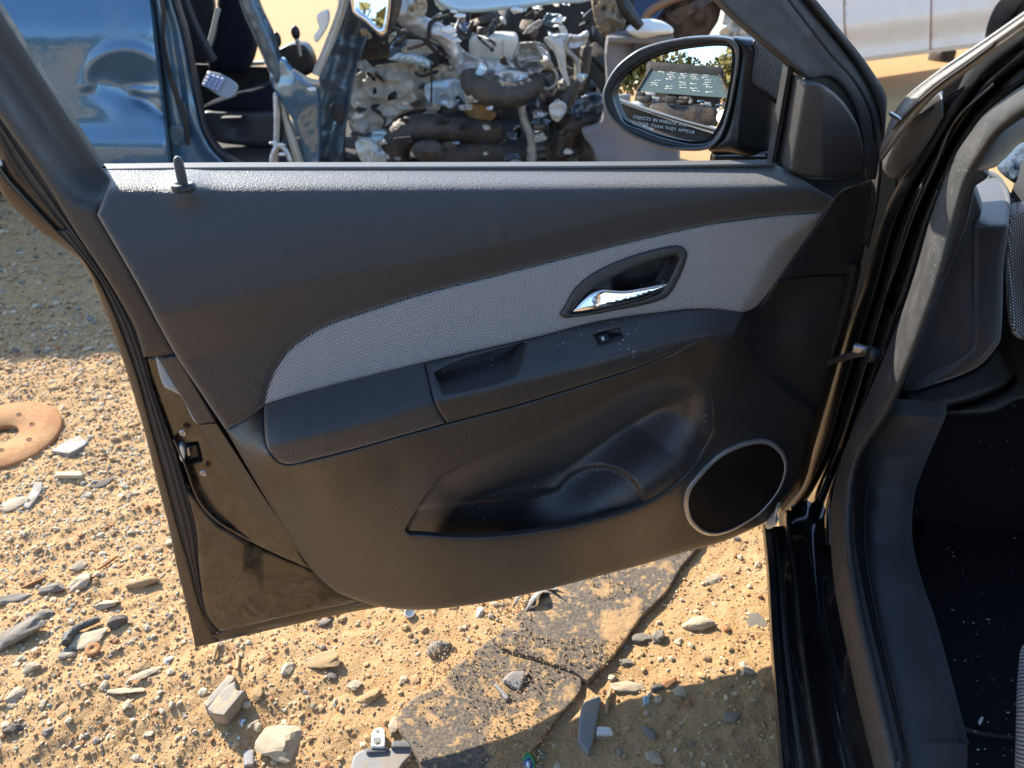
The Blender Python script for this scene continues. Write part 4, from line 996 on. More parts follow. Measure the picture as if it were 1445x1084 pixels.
scatter('coarse_gravel', 2600, (-2.1, .55, .65, 2.5), lambda n: .004 + .005 * RNG.random(n) ** 1.5, [SM['ochre'], SM['tan'], SM['tan'], SM['ochre'], SM['rust'], SM['ochre'], SM['tan'], SM['grey']], ico(1), .6, LEFTD)
scatter('yard_gravel', 5200, (-3.2, -1.15, 2.1, 4.1), lambda n: .004 + .010 * RNG.random(n) ** 3, [SM['ochre'], SM['tan'], SM['grey'], SM['ochre'], SM['rust'], SM['dark'], SM['ochre']], ico(1), .55)
scatter('yard_grit', 14000, (-3.2, -1.15, 2.1, 4.1), lambda n: .0016 + .003 * RNG.random(n) ** 2, PAL, octa, .8)
# ------------------------------------------------------------------ wrecked blue car beyond the door
M['blue'] = mat('blue_metallic_paint', (.075, .17, .27), .2, .45, coat=1.0, dust=((.22, .21, .19), .14, 3), bump=[('noise', 300, .0004)])
M['blue_dull'] = mat('scraped_blue_paint', (.07, .11, .15), .32, .5, coat=.4, dust=((.30, .27, .22), .35, 5), bump=[('noise', 14, .01)])
M['silver'] = mat('bare_crumpled_steel', (.52, .53, .55), .30, .55, dust=((.38, .32, .24), .4, 5), bump=[('noise', 16, .012)])
M['beige'] = mat('dusty_inner_panel', (.52, .47, .38), .55, .1, dust=((.26, .19, .12), .5, 8), bump=[('noise', 14, .02)])
M['dark_metal'] = mat('oily_dark_metal', (.05, .044, .040), .45, .4, dust=((.20, .14, .09), .7, 7), bump=[('noise', 24, .010), ('noise', 90, .004)])
M['shade_black'] = mat('engine_bay_black', (.018, .016, .015), .8, vary=(6, .7, (.04, .034, .028)))  # near-black: shade painted into the bay, gaps and holes; also black parts
M['cast'] = mat('cast_alloy', (.40, .38, .34), .45, .6, dust=((.2, .16, .11), .5, 12), bump=[('noise', 40, .004)])
M['pale'] = mat('pale_plastic', (.58, .55, .48), .5, dust=((.3, .25, .18), .4, 8))
M['lilac'] = mat('grey_liner_plastic', (.15, .14, .145), .6, dust=((.26, .19, .13), .6, 4), bump=[('noise', 20, .006)])
M['navy'] = mat('navy_seat_cloth', (.012, .015, .024), .95, spec=.1)
M['dark_trim'] = mat('dark_cabin_plastic', (.028, .028, .034), .5)
M['paleblue'] = mat('pale_blue_paint', (.42, .55, .62), .25, .2, coat=.8)
YB = 3.9
bc = empty('blue_wreck', (-1.4, 4.4, 0), 'wrecked blue car with a dented rear door and its crushed front torn open', 'wrecked car')
def wp(name, ol, y, m, vf=0.0, **k):
    k.setdefault('step', 6); k.setdefault('rim', .03); k.setdefault('rnd', .008); k.setdefault('rpx', 4)
    k.setdefault('parent', bc)
    return patch(name, ol, back(y, vf), m, **k)
def wr(name, L, R2, y, mt, parent=bc, **k):
    k.setdefault('rim', .03); k.setdefault('m', 40)
    return ribbon(name, L, R2, back(y), mt, parent, **k)
def wt(name, pts, r, m, parent=bc, **k):
    return tube(name, [bp(*p) for p in pts], r, m, parent, **k)
def crump(amp, sc_, seed, sharp=True):
    f = ridge if sharp else fbm
    return lambda x, y: amp * (f(x / sc_, y / sc_, seed, 3) + .6 * fbm(x / sc_ * .5, y / sc_ * .5, seed + 5, 2))
def v_door(x, y):
    v = .0011 * (smin(y, 45, 10) - 0) + .00012 * y + .0013 * (smin(y, 203, 5) - smin(y, 176, 5))
    v = v - .07 * gauss(x, y, 196, 128, 34, 30) - .03 * gauss(x, y, 150, 112, 40, 26) + .02 * np.exp(-((np.hypot((x - 176) / 1.15, y - 118) - 48) / 9) ** 2) * (y < 125)
    v = v + .022 * np.exp(-((y - 128 - .10 * (x - 200)) / 5) ** 2) * sstep(170, 195, x) - .025 * np.exp(-((y - 140 - .6 * (x - 195)) / 8) ** 2) * sstep(180, 200, x)
    return v + .006 * fbm(x / 40, y / 40, 4)
wp('rear_door', [(-140, -90, 1), (205, -90, 1), (212, 0), (222, 90), (231, 165), (239, 238), (241, 262, 1), (-140, 276, 1)], YB, M['blue'], v_door, step=6, rnd=.012, rpx=6)
wr('door_gap', [(205, -90), (212, 0), (222, 90), (231, 165), (242, 262)], [(216, -90), (222, 0), (231, 90), (240, 165), (250, 262)], YB + .04, M['shade_black'])
wr('door_jamb', [(212, -90), (219, 0), (228, 77), (237, 150), (243, 210), (247, 262)], [(232, -90), (243, 0), (256, 42), (276, 142), (286, 186), (310, 222), (372, 262)], YB + .03, M['blue'], ns=15, prof=lambda s: .02 * np.sin(s * 9) + .02 * np.sin(s * math.pi), wave=.03, seed=3)
wr('jamb_channel', [(222, -40), (227, 10), (228, 60), (240, 120), (258, 172), (262, 205)], [(227, -40), (233, 10), (233, 60), (247, 118), (265, 170), (268, 205)], YB - .005, M['shade_black'], bulge=.004, rim=.004)
wp('jamb_hatch', [(241, 178), (256, 178), (260, 186), (258, 204), (244, 206)], YB - .01, M['blue_dull'], step=4)
wr('opening_seal', [(232, -90), (244, 0), (257, 42), (277, 142), (287, 186), (311, 221), (373, 260)], [(240, -90), (251, 0), (263, 42), (283, 142), (293, 184), (317, 216), (380, 250)], YB + .02, M['dark_trim'], bulge=.02)
wp('cabin_floor', [(258, 90, 1), (400, 96, 1), (410, 262, 1), (290, 262, 1)], 4.75, M['shade_black'], step=20, rnd=0, rpx=0)
wp('far_pillar', [(258, -60, 1), (292, -60, 1), (304, 30), (297, 80), (280, 100), (268, 60)], 4.9, M['dark_trim'], step=10)
wr('seat_belt', [(236, -40), (262, 30), (296, 92)], [(252, -40), (274, 26), (304, 84)], 4.25, M['dark_trim'], bulge=.01)
wp('seat_back', [(310, -50, 1), (303, 40), (294, 74), (296, 98), (320, 103), (345, 99), (358, 52), (346, 0), (340, -50, 1)], 4.5, M['navy'], rnd=.05, rpx=14, rim=.1)
wr('seat_edge', [(304, 10), (297, 40), (289, 72)], [(309, 14), (301, 44), (293, 76)], 4.42, M['pale'], bulge=.01)
wp('seat_cushion', [(284, 152), (310, 141), (350, 128), (386, 120), (398, 140), (394, 165), (340, 158), (300, 162)], 4.2, M['navy'], rnd=.03, rpx=10, rim=.15)
wp('seat_base', [(286, 160), (310, 158), (350, 158), (394, 160), (392, 204), (330, 204), (300, 196)], 4.15, M['dark_trim'], lambda x, y: -.03 * gauss(x, y, 334, 180, 14, 14), rnd=.02, rpx=8)
wr('seat_lever', [(312, 165), (340, 164)], [(312, 171), (341, 169)], 4.12, M['dark_trim'], bulge=.02)
wp('centre_console', [(392, 72), (410, 62), (432, 66), (442, 100), (420, 108), (394, 92)], 4.6, M['black_plastic'], rnd=.02, rpx=6, rim=.1)
wt('gear_lever', [(424, 80, 4.55), (421, 62, 4.55), (418, 54, 4.55)], .012, M['steel'])
V, Fc = ico(3); V = V * np.array([.024, .024, .036]) + bp(417, 46, 4.55); link_mesh('gear_knob', V, Fc, M['black_plastic'], bc)
V = ico(3)[0] * np.array([.022, .022, .04]) + bp(391, 56, 4.55); link_mesh('brake_lever', V, Fc, M['black_plastic'], bc)
wr('far_sill', [(345, 88), (372, 86)], [(346, 93), (372, 92)], 4.7, M['beige'], bulge=.01)
# bent windscreen pillar and torn front wing
wr('bent_pillar', [(326, -70), (337, 0), (364, 66), (381, 106), (390, 130)], [(352, -70), (364, 0), (384, 46), (396, 84), (402, 104)], 3.85, M['blue_dull'], bulge=.05, wave=.03)
wp('pillar_foot', [(380, 108), (396, 82), (412, 98), (436, 117), (447, 127), (452, 180), (450, 262, 1), (432, 262, 1), (424, 200), (412, 168), (398, 146)], 3.82, M['blue'], lambda x, y: .06 * sstep(380, 420, x) - .10 * sstep(125, 220, y) + .02 * fbm(x / 12, y / 12, 8), rnd=.012)
wr('torn_flange', [(412, 98), (436, 112), (450, 114)], [(410, 104), (434, 120), (450, 122)], 3.78, M['beige'], bulge=.012)
wr('torn_strip', [(385, 132), (386, 180), (382, 262)], [(392, 136), (392, 190), (390, 262)], 3.8, M['silver'], bulge=.01)
wr('torn_strip', [(394, 140), (402, 180), (414, 225), (426, 262)], [(399, 138), (410, 178), (424, 222), (438, 262)], 3.84, M['beige'], bulge=.015)
wt('torn_loop', [(384, 250, 3.78), (384, 222, 3.78), (392, 206, 3.78), (404, 214, 3.78), (414, 240, 3.78)], .012, M['silver'])
for x, y in ((440, 126), (385, 201), (396, 204), (398, 218)):
    V, F2 = rock_shape(int(x), 2); link_mesh('white_clip', V * .018 + bp(x, y, 3.74), F2, M['white_plastic'], bc)
wr('pillar_channel', [(484, -40), (476, 10), (458, 60), (440, 104)], [(496, -40), (489, 10), (470, 62), (450, 108)], 3.86, M['pale'], bulge=.02, prof=lambda s: .02 * np.sin(s * 3.14) + .012 * np.sin(s * 14))
wp('channel_bracket', [(447, 22), (462, 14), (464, 30), (456, 48), (446, 60), (443, 50), (450, 40)], 3.83, M['white_plastic'], step=4, rim=.02)
wp('torn_wing', [(490, -50, 1), (500, 20), (524, 30), (512, 70), (500, 110), (492, 150), (486, 200), (490, 262, 1), (444, 262, 1), (446, 180), (447, 128), (454, 92), (470, 40)], 3.95, M['blue_dull'], lambda x, y: .05 * np.cos((x - 470 + (y - 100) * .25) / 6.5) * .5 + crump(.05, 26, 21)(x, y), step=4)
wp('wing_hole_shade', [(466, 150), (474, 144), (484, 150), (487, 162), (480, 174), (470, 168)], 3.86, M['shade_black'], step=4, rim=.01)  # near-black plate painted as the shade in a hole
hm = wp('hanging_mirror', [(494, -70, 1), (497, 16), (516, 33), (537, 51), (545, 48), (552, 0), (556, -70, 1)], 3.7, M['chrome'], step=4, rim=.05, rnd=.012, rpx=4, holes=[[(501, -60, 1), (502, 10), (518, 24), (534, 39), (540, 38), (546, 0), (548, -60, 1)]])
wp('mirror_pane', [(499, -66, 1), (500, 12), (518, 28), (535, 44), (542, 41), (549, 0), (552, -66, 1)], 3.73, M['mirror'], lambda x, y: .0004 * (x - 520) + .0003 * y, parent=hm, rnd=0, rpx=0, rim=.01)
wp('mirror_shell', [(545, -60, 1), (566, -60, 1), (566, 0), (556, 36), (544, 50), (550, 20)], 3.76, M['dark_metal'], parent=hm, rnd=.02, rpx=8, rim=.05)
# crushed front end
wp('bay_shade_sheet', [(480, -90, 1), (900, -90, 1), (880, 262, 1), (470, 262, 1)], 4.9, M['shade_black'], step=30, rnd=0, rpx=0)  # black sheet standing in for the darkness deep in the bay
wp('inner_panel', [(490, 128), (505, 104), (540, 92), (585, 88), (625, 92), (655, 104), (668, 124), (654, 148), (610, 152), (570, 160), (540, 182), (512, 198), (494, 180)], 4.05, M['beige'], lambda x, y: crump(.16, 24, 31)(x, y) + .03 * np.cos(x / 11) * (y < 150), step=4)
wp('upper_plate', [(505, 56), (530, 44), (562, 40), (566, 62), (556, 78), (520, 84), (504, 78)], 4.1, M['dark_metal'], crump(.05, 20, 33), step=4)
wr('frame_rail', [(548, -70), (556, 0), (560, 30), (590, 50), (622, 64), (640, 92)], [(588, -70), (584, 0), (588, 18), (622, 34), (646, 60), (656, 90)], 3.95, M['silver'], bulge=.06, wave=.09, m=50)
wr('frame_lip', [(546, 84), (580, 90), (606, 98)], [(562, 74), (590, 78), (612, 88)], 3.95, M['paleblue'], bulge=.03, wave=.05)
wp('bay_hole_shade', [(598, 88), (604, 78), (615, 75), (622, 82), (619, 92), (608, 96)], 3.96, M['shade_black'], step=4, rim=.01)  # dark plate for the shade inside this opening
wp('panel_box', [(566, 60), (592, 58), (612, 66), (618, 76), (602, 84), (572, 80)], 4.0, M['beige'], crump(.03, 20, 36), step=4)
wt('dangling_wire', [(608, 88, 3.9), (609, 118, 3.9), (608, 150, 3.9)], .005, M['shade_black'])
wp('crushed_panel', [(640, 60), (660, 76), (690, 84), (720, 88), (730, 102), (700, 112), (664, 118), (646, 104), (632, 84)], 4.0, M['silver'], crump(.09, 22, 41), step=4)
wp('crushed_panel', [(600, 120), (640, 112), (672, 120), (674, 142), (640, 148), (606, 146)], 4.0, M['paleblue'], crump(.05, 26, 44), step=4)
wp('bonnet_edge', [(560, -90, 1), (850, -90, 1), (838, -4), (780, 6), (720, 13), (660, 18), (630, 12), (612, -4)], 3.75, M['paleblue'], lambda x, y: .0012 * y, step=8, rim=.02, rnd=.02, rpx=8)
for k, (x, y) in enumerate(((640, 16), (648, 22), (729, 14), (792, 26), (786, 30), (632, 42), (642, 50), (645, 57))):
    V, F2 = rock_shape(60 + k, 2); link_mesh('broken_chip', V * (.016 + .006 * (k % 3)) + bp(x, y, 3.72), F2, M['white_plastic'], bc)
V, Fc = rbox(bp(697, 66, 4.1), (.24, .16, .12), rotm(0, .1), .03, 3); can = link_mesh('fluid_tank', V, Fc, M['pale'], bc)
for k in range(3): wr('tank_rib', [(682 + k * 14, 56), (682 + k * 14, 78)], [(685 + k * 14, 56), (685 + k * 14, 78)], 4.01, M['pale'], parent=can, bulge=.006)
V, Fc = lathe([(.035, 0), (.035, .03), (.028, .035), (.0001, .035)], bp(683, 48, 4.1), (0, 0, 1), 18); link_mesh('tank_cap', V, Fc, M['dark_metal'], can)
wp('engine_block', [(724, 66), (745, 60), (768, 64), (776, 84), (772, 112), (748, 116), (730, 100)], 4.05, M['cast'], crump(.10, 18, 51), step=3)
wp('engine_block', [(740, 88), (776, 86), (786, 124), (776, 140), (760, 142), (746, 118)], 4.0, M['cast'], crump(.07, 16, 53), step=3)
V, Fc = lathe([(.045, 0), (.055, 0), (.055, .03), (.042, .03), (.040, -.06), (.0001, -.06)], bp(772, 110, 3.93), (0, -1, .1), 22); link_mesh('port_ring', V, Fc, M['cast'], bc)
wt('intake_pipe', [(662, 104, 3.9), (668, 120, 3.86), (692, 132, 3.84), (726, 134, 3.84), (750, 124, 3.86), (758, 112, 3.9)], [.045, .055, .06, .06, .05, .04], M['dark_metal'], ns=16)
wp('pipe_bracket', [(698, 104), (720, 100), (748, 106), (744, 118), (712, 122)], 3.9, M['silver'], crump(.05, 14, 57), step=3)
wt('exhaust_pipe', [(562, 262, 3.9), (558, 210, 3.88), (572, 188, 3.86), (604, 180, 3.86), (650, 182, 3.9), (700, 190, 4.0)], [.07, .074, .074, .066, .06, .06], M['dark_metal'], ns=18)
wt('exhaust_pipe', [(600, 225, 3.86), (640, 218, 3.9), (700, 220, 3.95), (735, 228, 4.0)], .066, M['dark_metal'], ns=16)
wp('drum', [(582, 206), (600, 198), (622, 204), (624, 224), (604, 232), (586, 222)], 3.74, M['dark_metal'], lambda x, y: .04 * gauss(x, y, 604, 214, 12, 10), step=4)
wp('rag', [(524, 190), (536, 184), (548, 190), (540, 206), (528, 208)], 3.84, M['paleblue'], crump(.05, 8, 61), step=3)
wp('rag', [(502, 200), (520, 196), (536, 208), (550, 224), (544, 240), (520, 238), (506, 220)], 3.8, M['pale'], crump(.08, 12, 62), step=3)
wp('support_arm', [(652, 150), (676, 148), (700, 160), (690, 172), (664, 166)], 4.0, mat('orange_dirt_crust', (.38, .22, .09), .9), crump(.06, 14, 63), step=4)
wr('radiator_arm', [(728, 140), (734, 170), (744, 200), (742, 240), (736, 262)], [(742, 140), (744, 165), (756, 198), (757, 236), (750, 262)], 3.86, M['cast'], bulge=.02)
lad = wr('radiator_frame', [(747, 148), (750, 200), (756, 262)], [(752, 148), (755, 200), (761, 262)], 3.92, M['dark_metal'], bulge=.01)
wr('frame_side', [(766, 148), (769, 200), (772, 262)], [(773, 148), (776, 200), (779, 262)], 3.92, M['dark_metal'], parent=lad, bulge=.01)
for k in range(9):
    y = 156 + k * 10.5
    wr('rung', [(749 + k * .8, y), (771 + k * .5, y - 2)], [(749 + k * .8, y + 4.5), (771 + k * .5, y + 2.5)], 3.93, M['cast'], parent=lad, bulge=.012, m=8)
wp('lower_guard', [(776, 150), (800, 158), (826, 180), (840, 215), (836, 262, 1), (776, 262, 1)], 3.95, M['dark_metal'], crump(.05, 30, 66), step=5)
wr('suspension_arm', [(768, 54), (784, 78), (792, 104), (800, 122)], [(776, 52), (796, 66), (800, 100), (806, 120)], 3.9, M['pale'], bulge=.025)
wr('suspension_arm', [(796, 58), (790, 70), (808, 84), (812, 110)], [(808, 48), (804, 68), (818, 86), (820, 110)], 3.92, M['cast'], bulge=.03)
wp('torn_cover', [(768, 56), (790, 48), (816, 50), (830, 44), (826, 62), (800, 70), (780, 70)], 3.9, M['silver'], crump(.05, 12, 67), step=3)
wt('hose', [(790, 160, 3.86), (806, 130, 3.88), (822, 104, 3.95), (828, 66, 4.0)], .03, M['dark_metal'])
wt('hose', [(850, 168, 3.8), (820, 172, 3.8), (800, 190, 3.84), (792, 220, 3.86)], .04, M['dark_metal'])
wp('blue_fragment', [(816, 142), (836, 132), (858, 138), (862, 164), (840, 172), (816, 168), (806, 158)], 3.78, M['blue_dull'], crump(.09, 14, 68), step=3)
wp('white_fragment', [(776, 150), (792, 144), (800, 152), (788, 172), (778, 166)], 3.8, M['pale'], crump(.06, 14, 69), step=3)
for k in range(26):                                          # snapped brackets, hoses and shreds filling the bay
    x = random.uniform(640, 850); y = random.uniform(20, 235)
    rot = rotm(random.uniform(0, 3), random.uniform(-1, 1), random.uniform(-1, 1))
    V, Fc = rbox(bp(x, y, random.uniform(4.1, 4.5)), (random.uniform(.05, .2), random.uniform(.03, .08), random.uniform(.02, .09)), rot, .008, 1)
    link_mesh('snapped_bracket', V, Fc, random.choice([M['dark_metal'], M['dark_metal'], M['cast'], M['shade_black'], M['blue_dull']]), bc)
for k in range(26):
    x = random.uniform(520, 840); y = random.uniform(20, 230); yy = random.uniform(3.9, 4.2)
    pts = [(x, y, yy)]
    for q in range(4): x += random.uniform(-28, 28); y += random.uniform(-22, 22); pts.append((x, y, yy + random.uniform(-.1, .1)))
    wt('loose_cable', pts, random.uniform(.004, .010), random.choice([M['shade_black'], M['dark_metal'], M['black_plastic']]), ns=6)
for k in range(150):                                          # torn sheet metal all through the bay
    x = random.uniform(505, 855); y = random.choice([random.uniform(-5, 150), random.uniform(20, 235)]); L = random.uniform(5, 22); W = L * random.uniform(.25, .7); an = random.uniform(-1.2, 1.2)
    ol = []
    for q in range(7):
        a = q * .9 + random.uniform(-.2, .2); rr = random.uniform(.6, 1.1); u = L * rr * math.cos(a); w = W * rr * math.sin(a)
        ol.append((x + u * math.cos(an) - w * math.sin(an), y + u * math.sin(an) + w * math.cos(an), 1))
    tx, ty = random.uniform(-.004, .004), random.uniform(-.006, .004); cr = crump(random.uniform(.04, .10), random.uniform(7, 14), 200 + k)
    wp(random.choice(['torn_sheet', 'torn_sheet', 'bent_bracket']), ol, random.uniform(3.86, 4.4), random.choice([M['silver'], M['silver'], M['beige'], M['beige'], M['cast'], M['dark_metal'], M['blue_dull'], M['paleblue'], M['pale'], M['shade_black']]),
       (lambda x0, y0, tx, ty, cr: (lambda x, y: tx * (x - x0) + ty * (y - y0) + cr(x, y)))(x, y, tx, ty, cr), step=4, rim=.012, rnd=.003, rpx=2, smooth=random.random() < .25)
for k in range(60):                                          # crushed pieces over the pipes
    x = random.uniform(500, 840); y = random.uniform(140, 236); L = random.uniform(4, 14); an = random.uniform(-1.5, 1.5)
    ol = [(x + L * random.uniform(.6, 1.2) * math.cos(a + an), y + L * .55 * random.uniform(.5, 1.2) * math.sin(a + an), 1) for a in np.linspace(0, 5.4, 6)]
    cr = crump(random.uniform(.03, .07), random.uniform(5, 10), 400 + k)
    wp('crushed_piece', ol, random.uniform(3.72, 3.85), random.choice([M['dark_metal'], M['dark_metal'], M['shade_black'], M['cast'], M['silver'], M['beige'], M['blue_dull'], M['pale']]), cr, step=3, rim=.012, rnd=0, rpx=0, smooth=False)
wp('grey_liner', [(858, 54), (880, 46), (920, 44), (950, 56), (958, 140), (960, 262, 1), (850, 262, 1), (838, 214), (822, 186), (846, 176), (856, 130)], 3.72, M['lilac'], lambda x, y: .03 * np.cos((x - 860) / 22) + crump(.03, 40, 71)(x, y) + .0006 * (y - 60), step=5, rim=.06, rnd=.015, rpx=6)
wr('liner_ledge', [(858, 52), (900, 50), (950, 48)], [(858, 62), (900, 62), (954, 66)], 3.66, M['lilac'], bulge=.02)
wp('liner_hole', [(892, 64), (912, 58), (930, 60), (926, 80), (900, 88)], 3.66, M['dark_metal'], step=5, rim=.01)
wp('lamp_shell', [(886, 44), (906, 30), (930, 30), (948, 38), (950, 46), (930, 50), (904, 54)], 3.62, M['white_plastic'], lambda x, y: .03 * gauss(x, y, 920, 44, 24, 6), step=4, rim=.06, rnd=.02, rpx=6)
wt('wiper_arm', [(870, -20, 3.55), (884, 14, 3.55), (904, 38, 3.55)], [.02, .03, .02], M['black_plastic'])
wp('torn_lining', [(836, -30), (866, -30), (884, 10), (880, 40), (866, 56), (848, 48), (838, 20)], 3.8, mat('torn_tan_lining', (.22, .17, .12), .9, vary=(20, .8, (.34, .24, .14)), bump=[('noise', 30, .01)]), crump(.09, 12, 72), step=3)
# body beyond the opening: roof and tail, for the shade on the ground
V, Fc = rbox((-2.5, 4.35, 1.42), (3.0, 1.15, .05), None, .02); link_mesh('roof', V, Fc, M['blue'], bc)
V, Fc = rbox((-3.4, 4.6, .6), (1.5, 1.3, .9), None, .06); link_mesh('tail', V, Fc, M['blue'], bc)
V, Fc = rbox((-1.6, 4.4, .14), (3.8, .9, .06), None, .02); link_mesh('underbody', V, Fc, M['shade_black'], bc)
def wheel(c, axis, r, w, parent, rimm, name='wheel'):
    t = link_mesh(name, *lathe([(r * .62, -w * .4), (r * .70, -w * .5), (r * .93, -w * .5), (r, -w * .36), (r, w * .36), (r * .93, w * .5), (r * .70, w * .5), (r * .62, w * .4)], c, axis, 36), M['shade_black'] if rimm is None else mat('tyre_rubber', (.022, .021, .020), .85, dust=((.16, .12, .08), .5, 9)), parent)
    link_mesh('rim', *lathe([(r * .63, w * .40), (r * .60, w * .30), (r * .5, w * .1), (r * .22, w * .16), (r * .16, w * .26), (.001, w * .26)], c, axis, 30), rimm or M['dark_metal'], parent)
wheel(np.array([-3.6, 3.98, .28]), (0, -1, 0), .30, .2, bc, M['cast'])

# pale blue tray lying on the seat
tr = empty('cell_tray', bp(310, 120, 4.02), 'pale blue tray of small square cells lying on the dark seat of the wreck', 'tray')
patch('tray_base', [(293, 101, 1), (314, 107), (335, 124), (320, 139), (284, 119, 1)], back(4.02, lambda x, y: .0016 * (y - 120)), mat('clear_grey_plastic', (.30, .33, .36), .3), tr, step=4, rim=.02, rnd=.004, rpx=3)
cm = mat('pale_blue_cell', (.45, .52, .75), .5)
for r_ in range(4):
    for c_ in range(4):
        x = 294 + c_ * 6 - r_ * 2.6; y = 104 + r_ * 4.4 + c_ * 2.0
        patch('cell', [(x, y, 1), (x + 4.6, y + 1.4, 1), (x + 3.0, y + 4.8, 1), (x - 1.8, y + 3.4, 1)], back(4.0, lambda x, y: .0016 * (y - 120)), cm, tr, step=3, rim=.012, rnd=.002, rpx=1.2)

# ------------------------------------------------------------------ dark blue car with its wheel, white heap, silver car
dc = empty('dark_car', (1.9, 6.6, 0), 'dark blue car standing behind the grey liner with its front wheel in view', 'car')
M['dkblue'] = mat('dark_blue_paint', (.012, .022, .06), .15, .3, coat=1.0)
patch('body', [(870, -120, 1), (1120, -120, 1), (1078, -10), (1040, -8), (1000, -10), (966, 2), (940, 16), (928, 34), (905, 38), (880, 20)], back(6.2, lambda x, y: .002 * y), M['dkblue'], dc, step=10, rim=.05, rnd=.05, rpx=8)
ribbon('arch_lip', [(900, 34), (914, 12), (940, -2), (976, -12)], [(906, 42), (922, 20), (944, 8), (978, -3)], back(6.15), mat('rusty_arch', (.20, .12, .07), .7), dc, bulge=.03, rim=.03)
wheel(bp(985, 24, 6.35), (0, -1, 0), .235, .2, dc, M['dark_metal'])
patch('inner_arch', [(905, 20), (940, -10), (1060, -30), (1070, 60), (1000, 75), (930, 70)], back(6.6), M['shade_black'], dc, step=20, rim=.02)
patch('torn_bumper', [(944, 22), (970, 8), (1000, -6), (1006, 0), (980, 16), (956, 34)], back(6.05, crump(.06, 14, 81)), M['dark_metal'], dc, step=4, rim=.03)
V, Fc = rbox((1.3, 7.3, .75), (2.0, 1.6, .9), None, .1); link_mesh('far_body', V, Fc, M['dkblue'], dc)
wb = patch('crumpled_sheet', [(1027, 8), (1042, 2), (1060, 14), (1092, 44), (1130, 76), (1096, 84), (1050, 78), (1012, 72), (1006, 54), (1018, 34)], back(5.4, crump(.22, 16, 91)), mat('white_crumpled_sheet', (.68, .66, .60), .7, vary=(9, .5, (.45, .42, .36)), bump=[('noise', 18, .03)]), None, step=3, rim=.1)
props(wb, 'white crumpled sheet heaped behind the wing mirror of the black car', 'sheet')

sv = empty('silver_car', (4.1, 7.4, 0), 'silver car parked beyond the open door at the top right', 'car')
a_ = np.array([2.70, 6.30, 0]); b_ = np.array([4.15, 7.20, 0]); sd = (b_ - a_) / np.linalg.norm(b_ - a_)
sn = np.array([sd[1], -sd[0], 0]); scn = float(sn @ a_)
M['silver_paint'] = mat('pale_silver_paint', (.82, .66, .54), .5, 0.0, spec=.3, coat=.12, dust=((.66, .52, .38), .3, 3))  # ground bounce put into the base colour as a warm tint
def v_sv(x, y):
    yb = 83 - (x - 1219) * .127
    return .06 * np.exp(-((y - yb + 50) / 22) ** 2) - .0009 * np.maximum(0, (yb - 45) - y) + .03 * sstep(14, 2, yb - y)
SVB = lambda x: 83 - (x - 1219) * .127
def sp(name, ol, m, dv_=0.0, **k): return patch(name, ol, Surf(sn, scn, lambda x, y: v_sv(x, y) + dv_), m, sv, **k)
seamx = [1316.5, 1312]
sp('front_door', [(1318.5, -160, 1), (1420, -160, 1), (1440, -40), (1404, 10), (1392, 40), (1390, SVB(1390), 1), (1313.5, SVB(1313), 1)], M['silver_paint'], step=9, rim=.05, rnd=.012, rpx=3)
sp('rear_door', [(1196, -160, 1), (1316.5, -160, 1), (1311.5, SVB(1311), 1), (1212, SVB(1212), 1), (1196, 60), (1192, 0)], M['silver_paint'], step=9, rim=.05, rnd=.012, rpx=3)
sp('rear_quarter', [(1060, -160, 1), (1194, -160, 1), (1190, 0), (1194, 60), (1209, SVB(1209), 1), (1060, SVB(1060), 1)], M['silver_paint'], step=9, rim=.05, rnd=.012, rpx=3)
sp('front_wing', [(1422, -160, 1), (1600, -160, 1), (1600, 0), (1560, -20), (1500, -30), (1442, -38)], M['silver_paint'], step=9, rim=.05, rnd=.012, rpx=3)
sp('rocker', [(1060, SVB(1060) - 3, 1), (1392, SVB(1392) - 3, 1), (1392, SVB(1392) + 4, 1), (1060, SVB(1060) + 4, 1)], M['silver_paint'], -.02, step=9, rim=.05, rnd=.02, rpx=3)
cs_ = Surf(sn, scn)(1462, 42, -.16)[0]
wheel(cs_, sn, .31, .2, sv, M['cast'])
sp('wheel_well', [(1380, 80, 1), (1392, 30), (1420, -20), (1470, -40), (1600, -30, 1), (1600, 80, 1)], M['shade_black'], -.32, step=20, rim=.02)
cc = (a_ + b_) / 2 - sn * .85
V, Fc = rbox((0, .40, .18), (4.4, .6, .6), None, .15); Rz = np.array([[sd[0], -sd[1], 0], [sd[1], sd[0], 0], [0, 0, 1]])
link_mesh('far_body', V @ Rz.T + cc + np.array([0, 0, .72]), Fc, M['silver_paint'], sv)  # unseen body block, raised and thinned to let sunlight in under the car
V, Fc = rbox((0, 0, 0), (2.6, 1.2, .5), None, .2); link_mesh('cabin', V @ Rz.T + cc + np.array([0, 0, 1.3]), Fc, M['dkblue'], sv)
wheel(cc + sd * -1.4 + sn * .5 + np.array([0, 0, .30]), sn, .30, .2, sv, M['cast'])
V, Fc = rbox(gp(1328, 84), (.22, .16, .18), rotm(.5), .02); blk = link_mesh('wood_block', V, Fc, M['dark_metal'])
props(blk, 'dark block lying under the edge of the silver car', 'block')

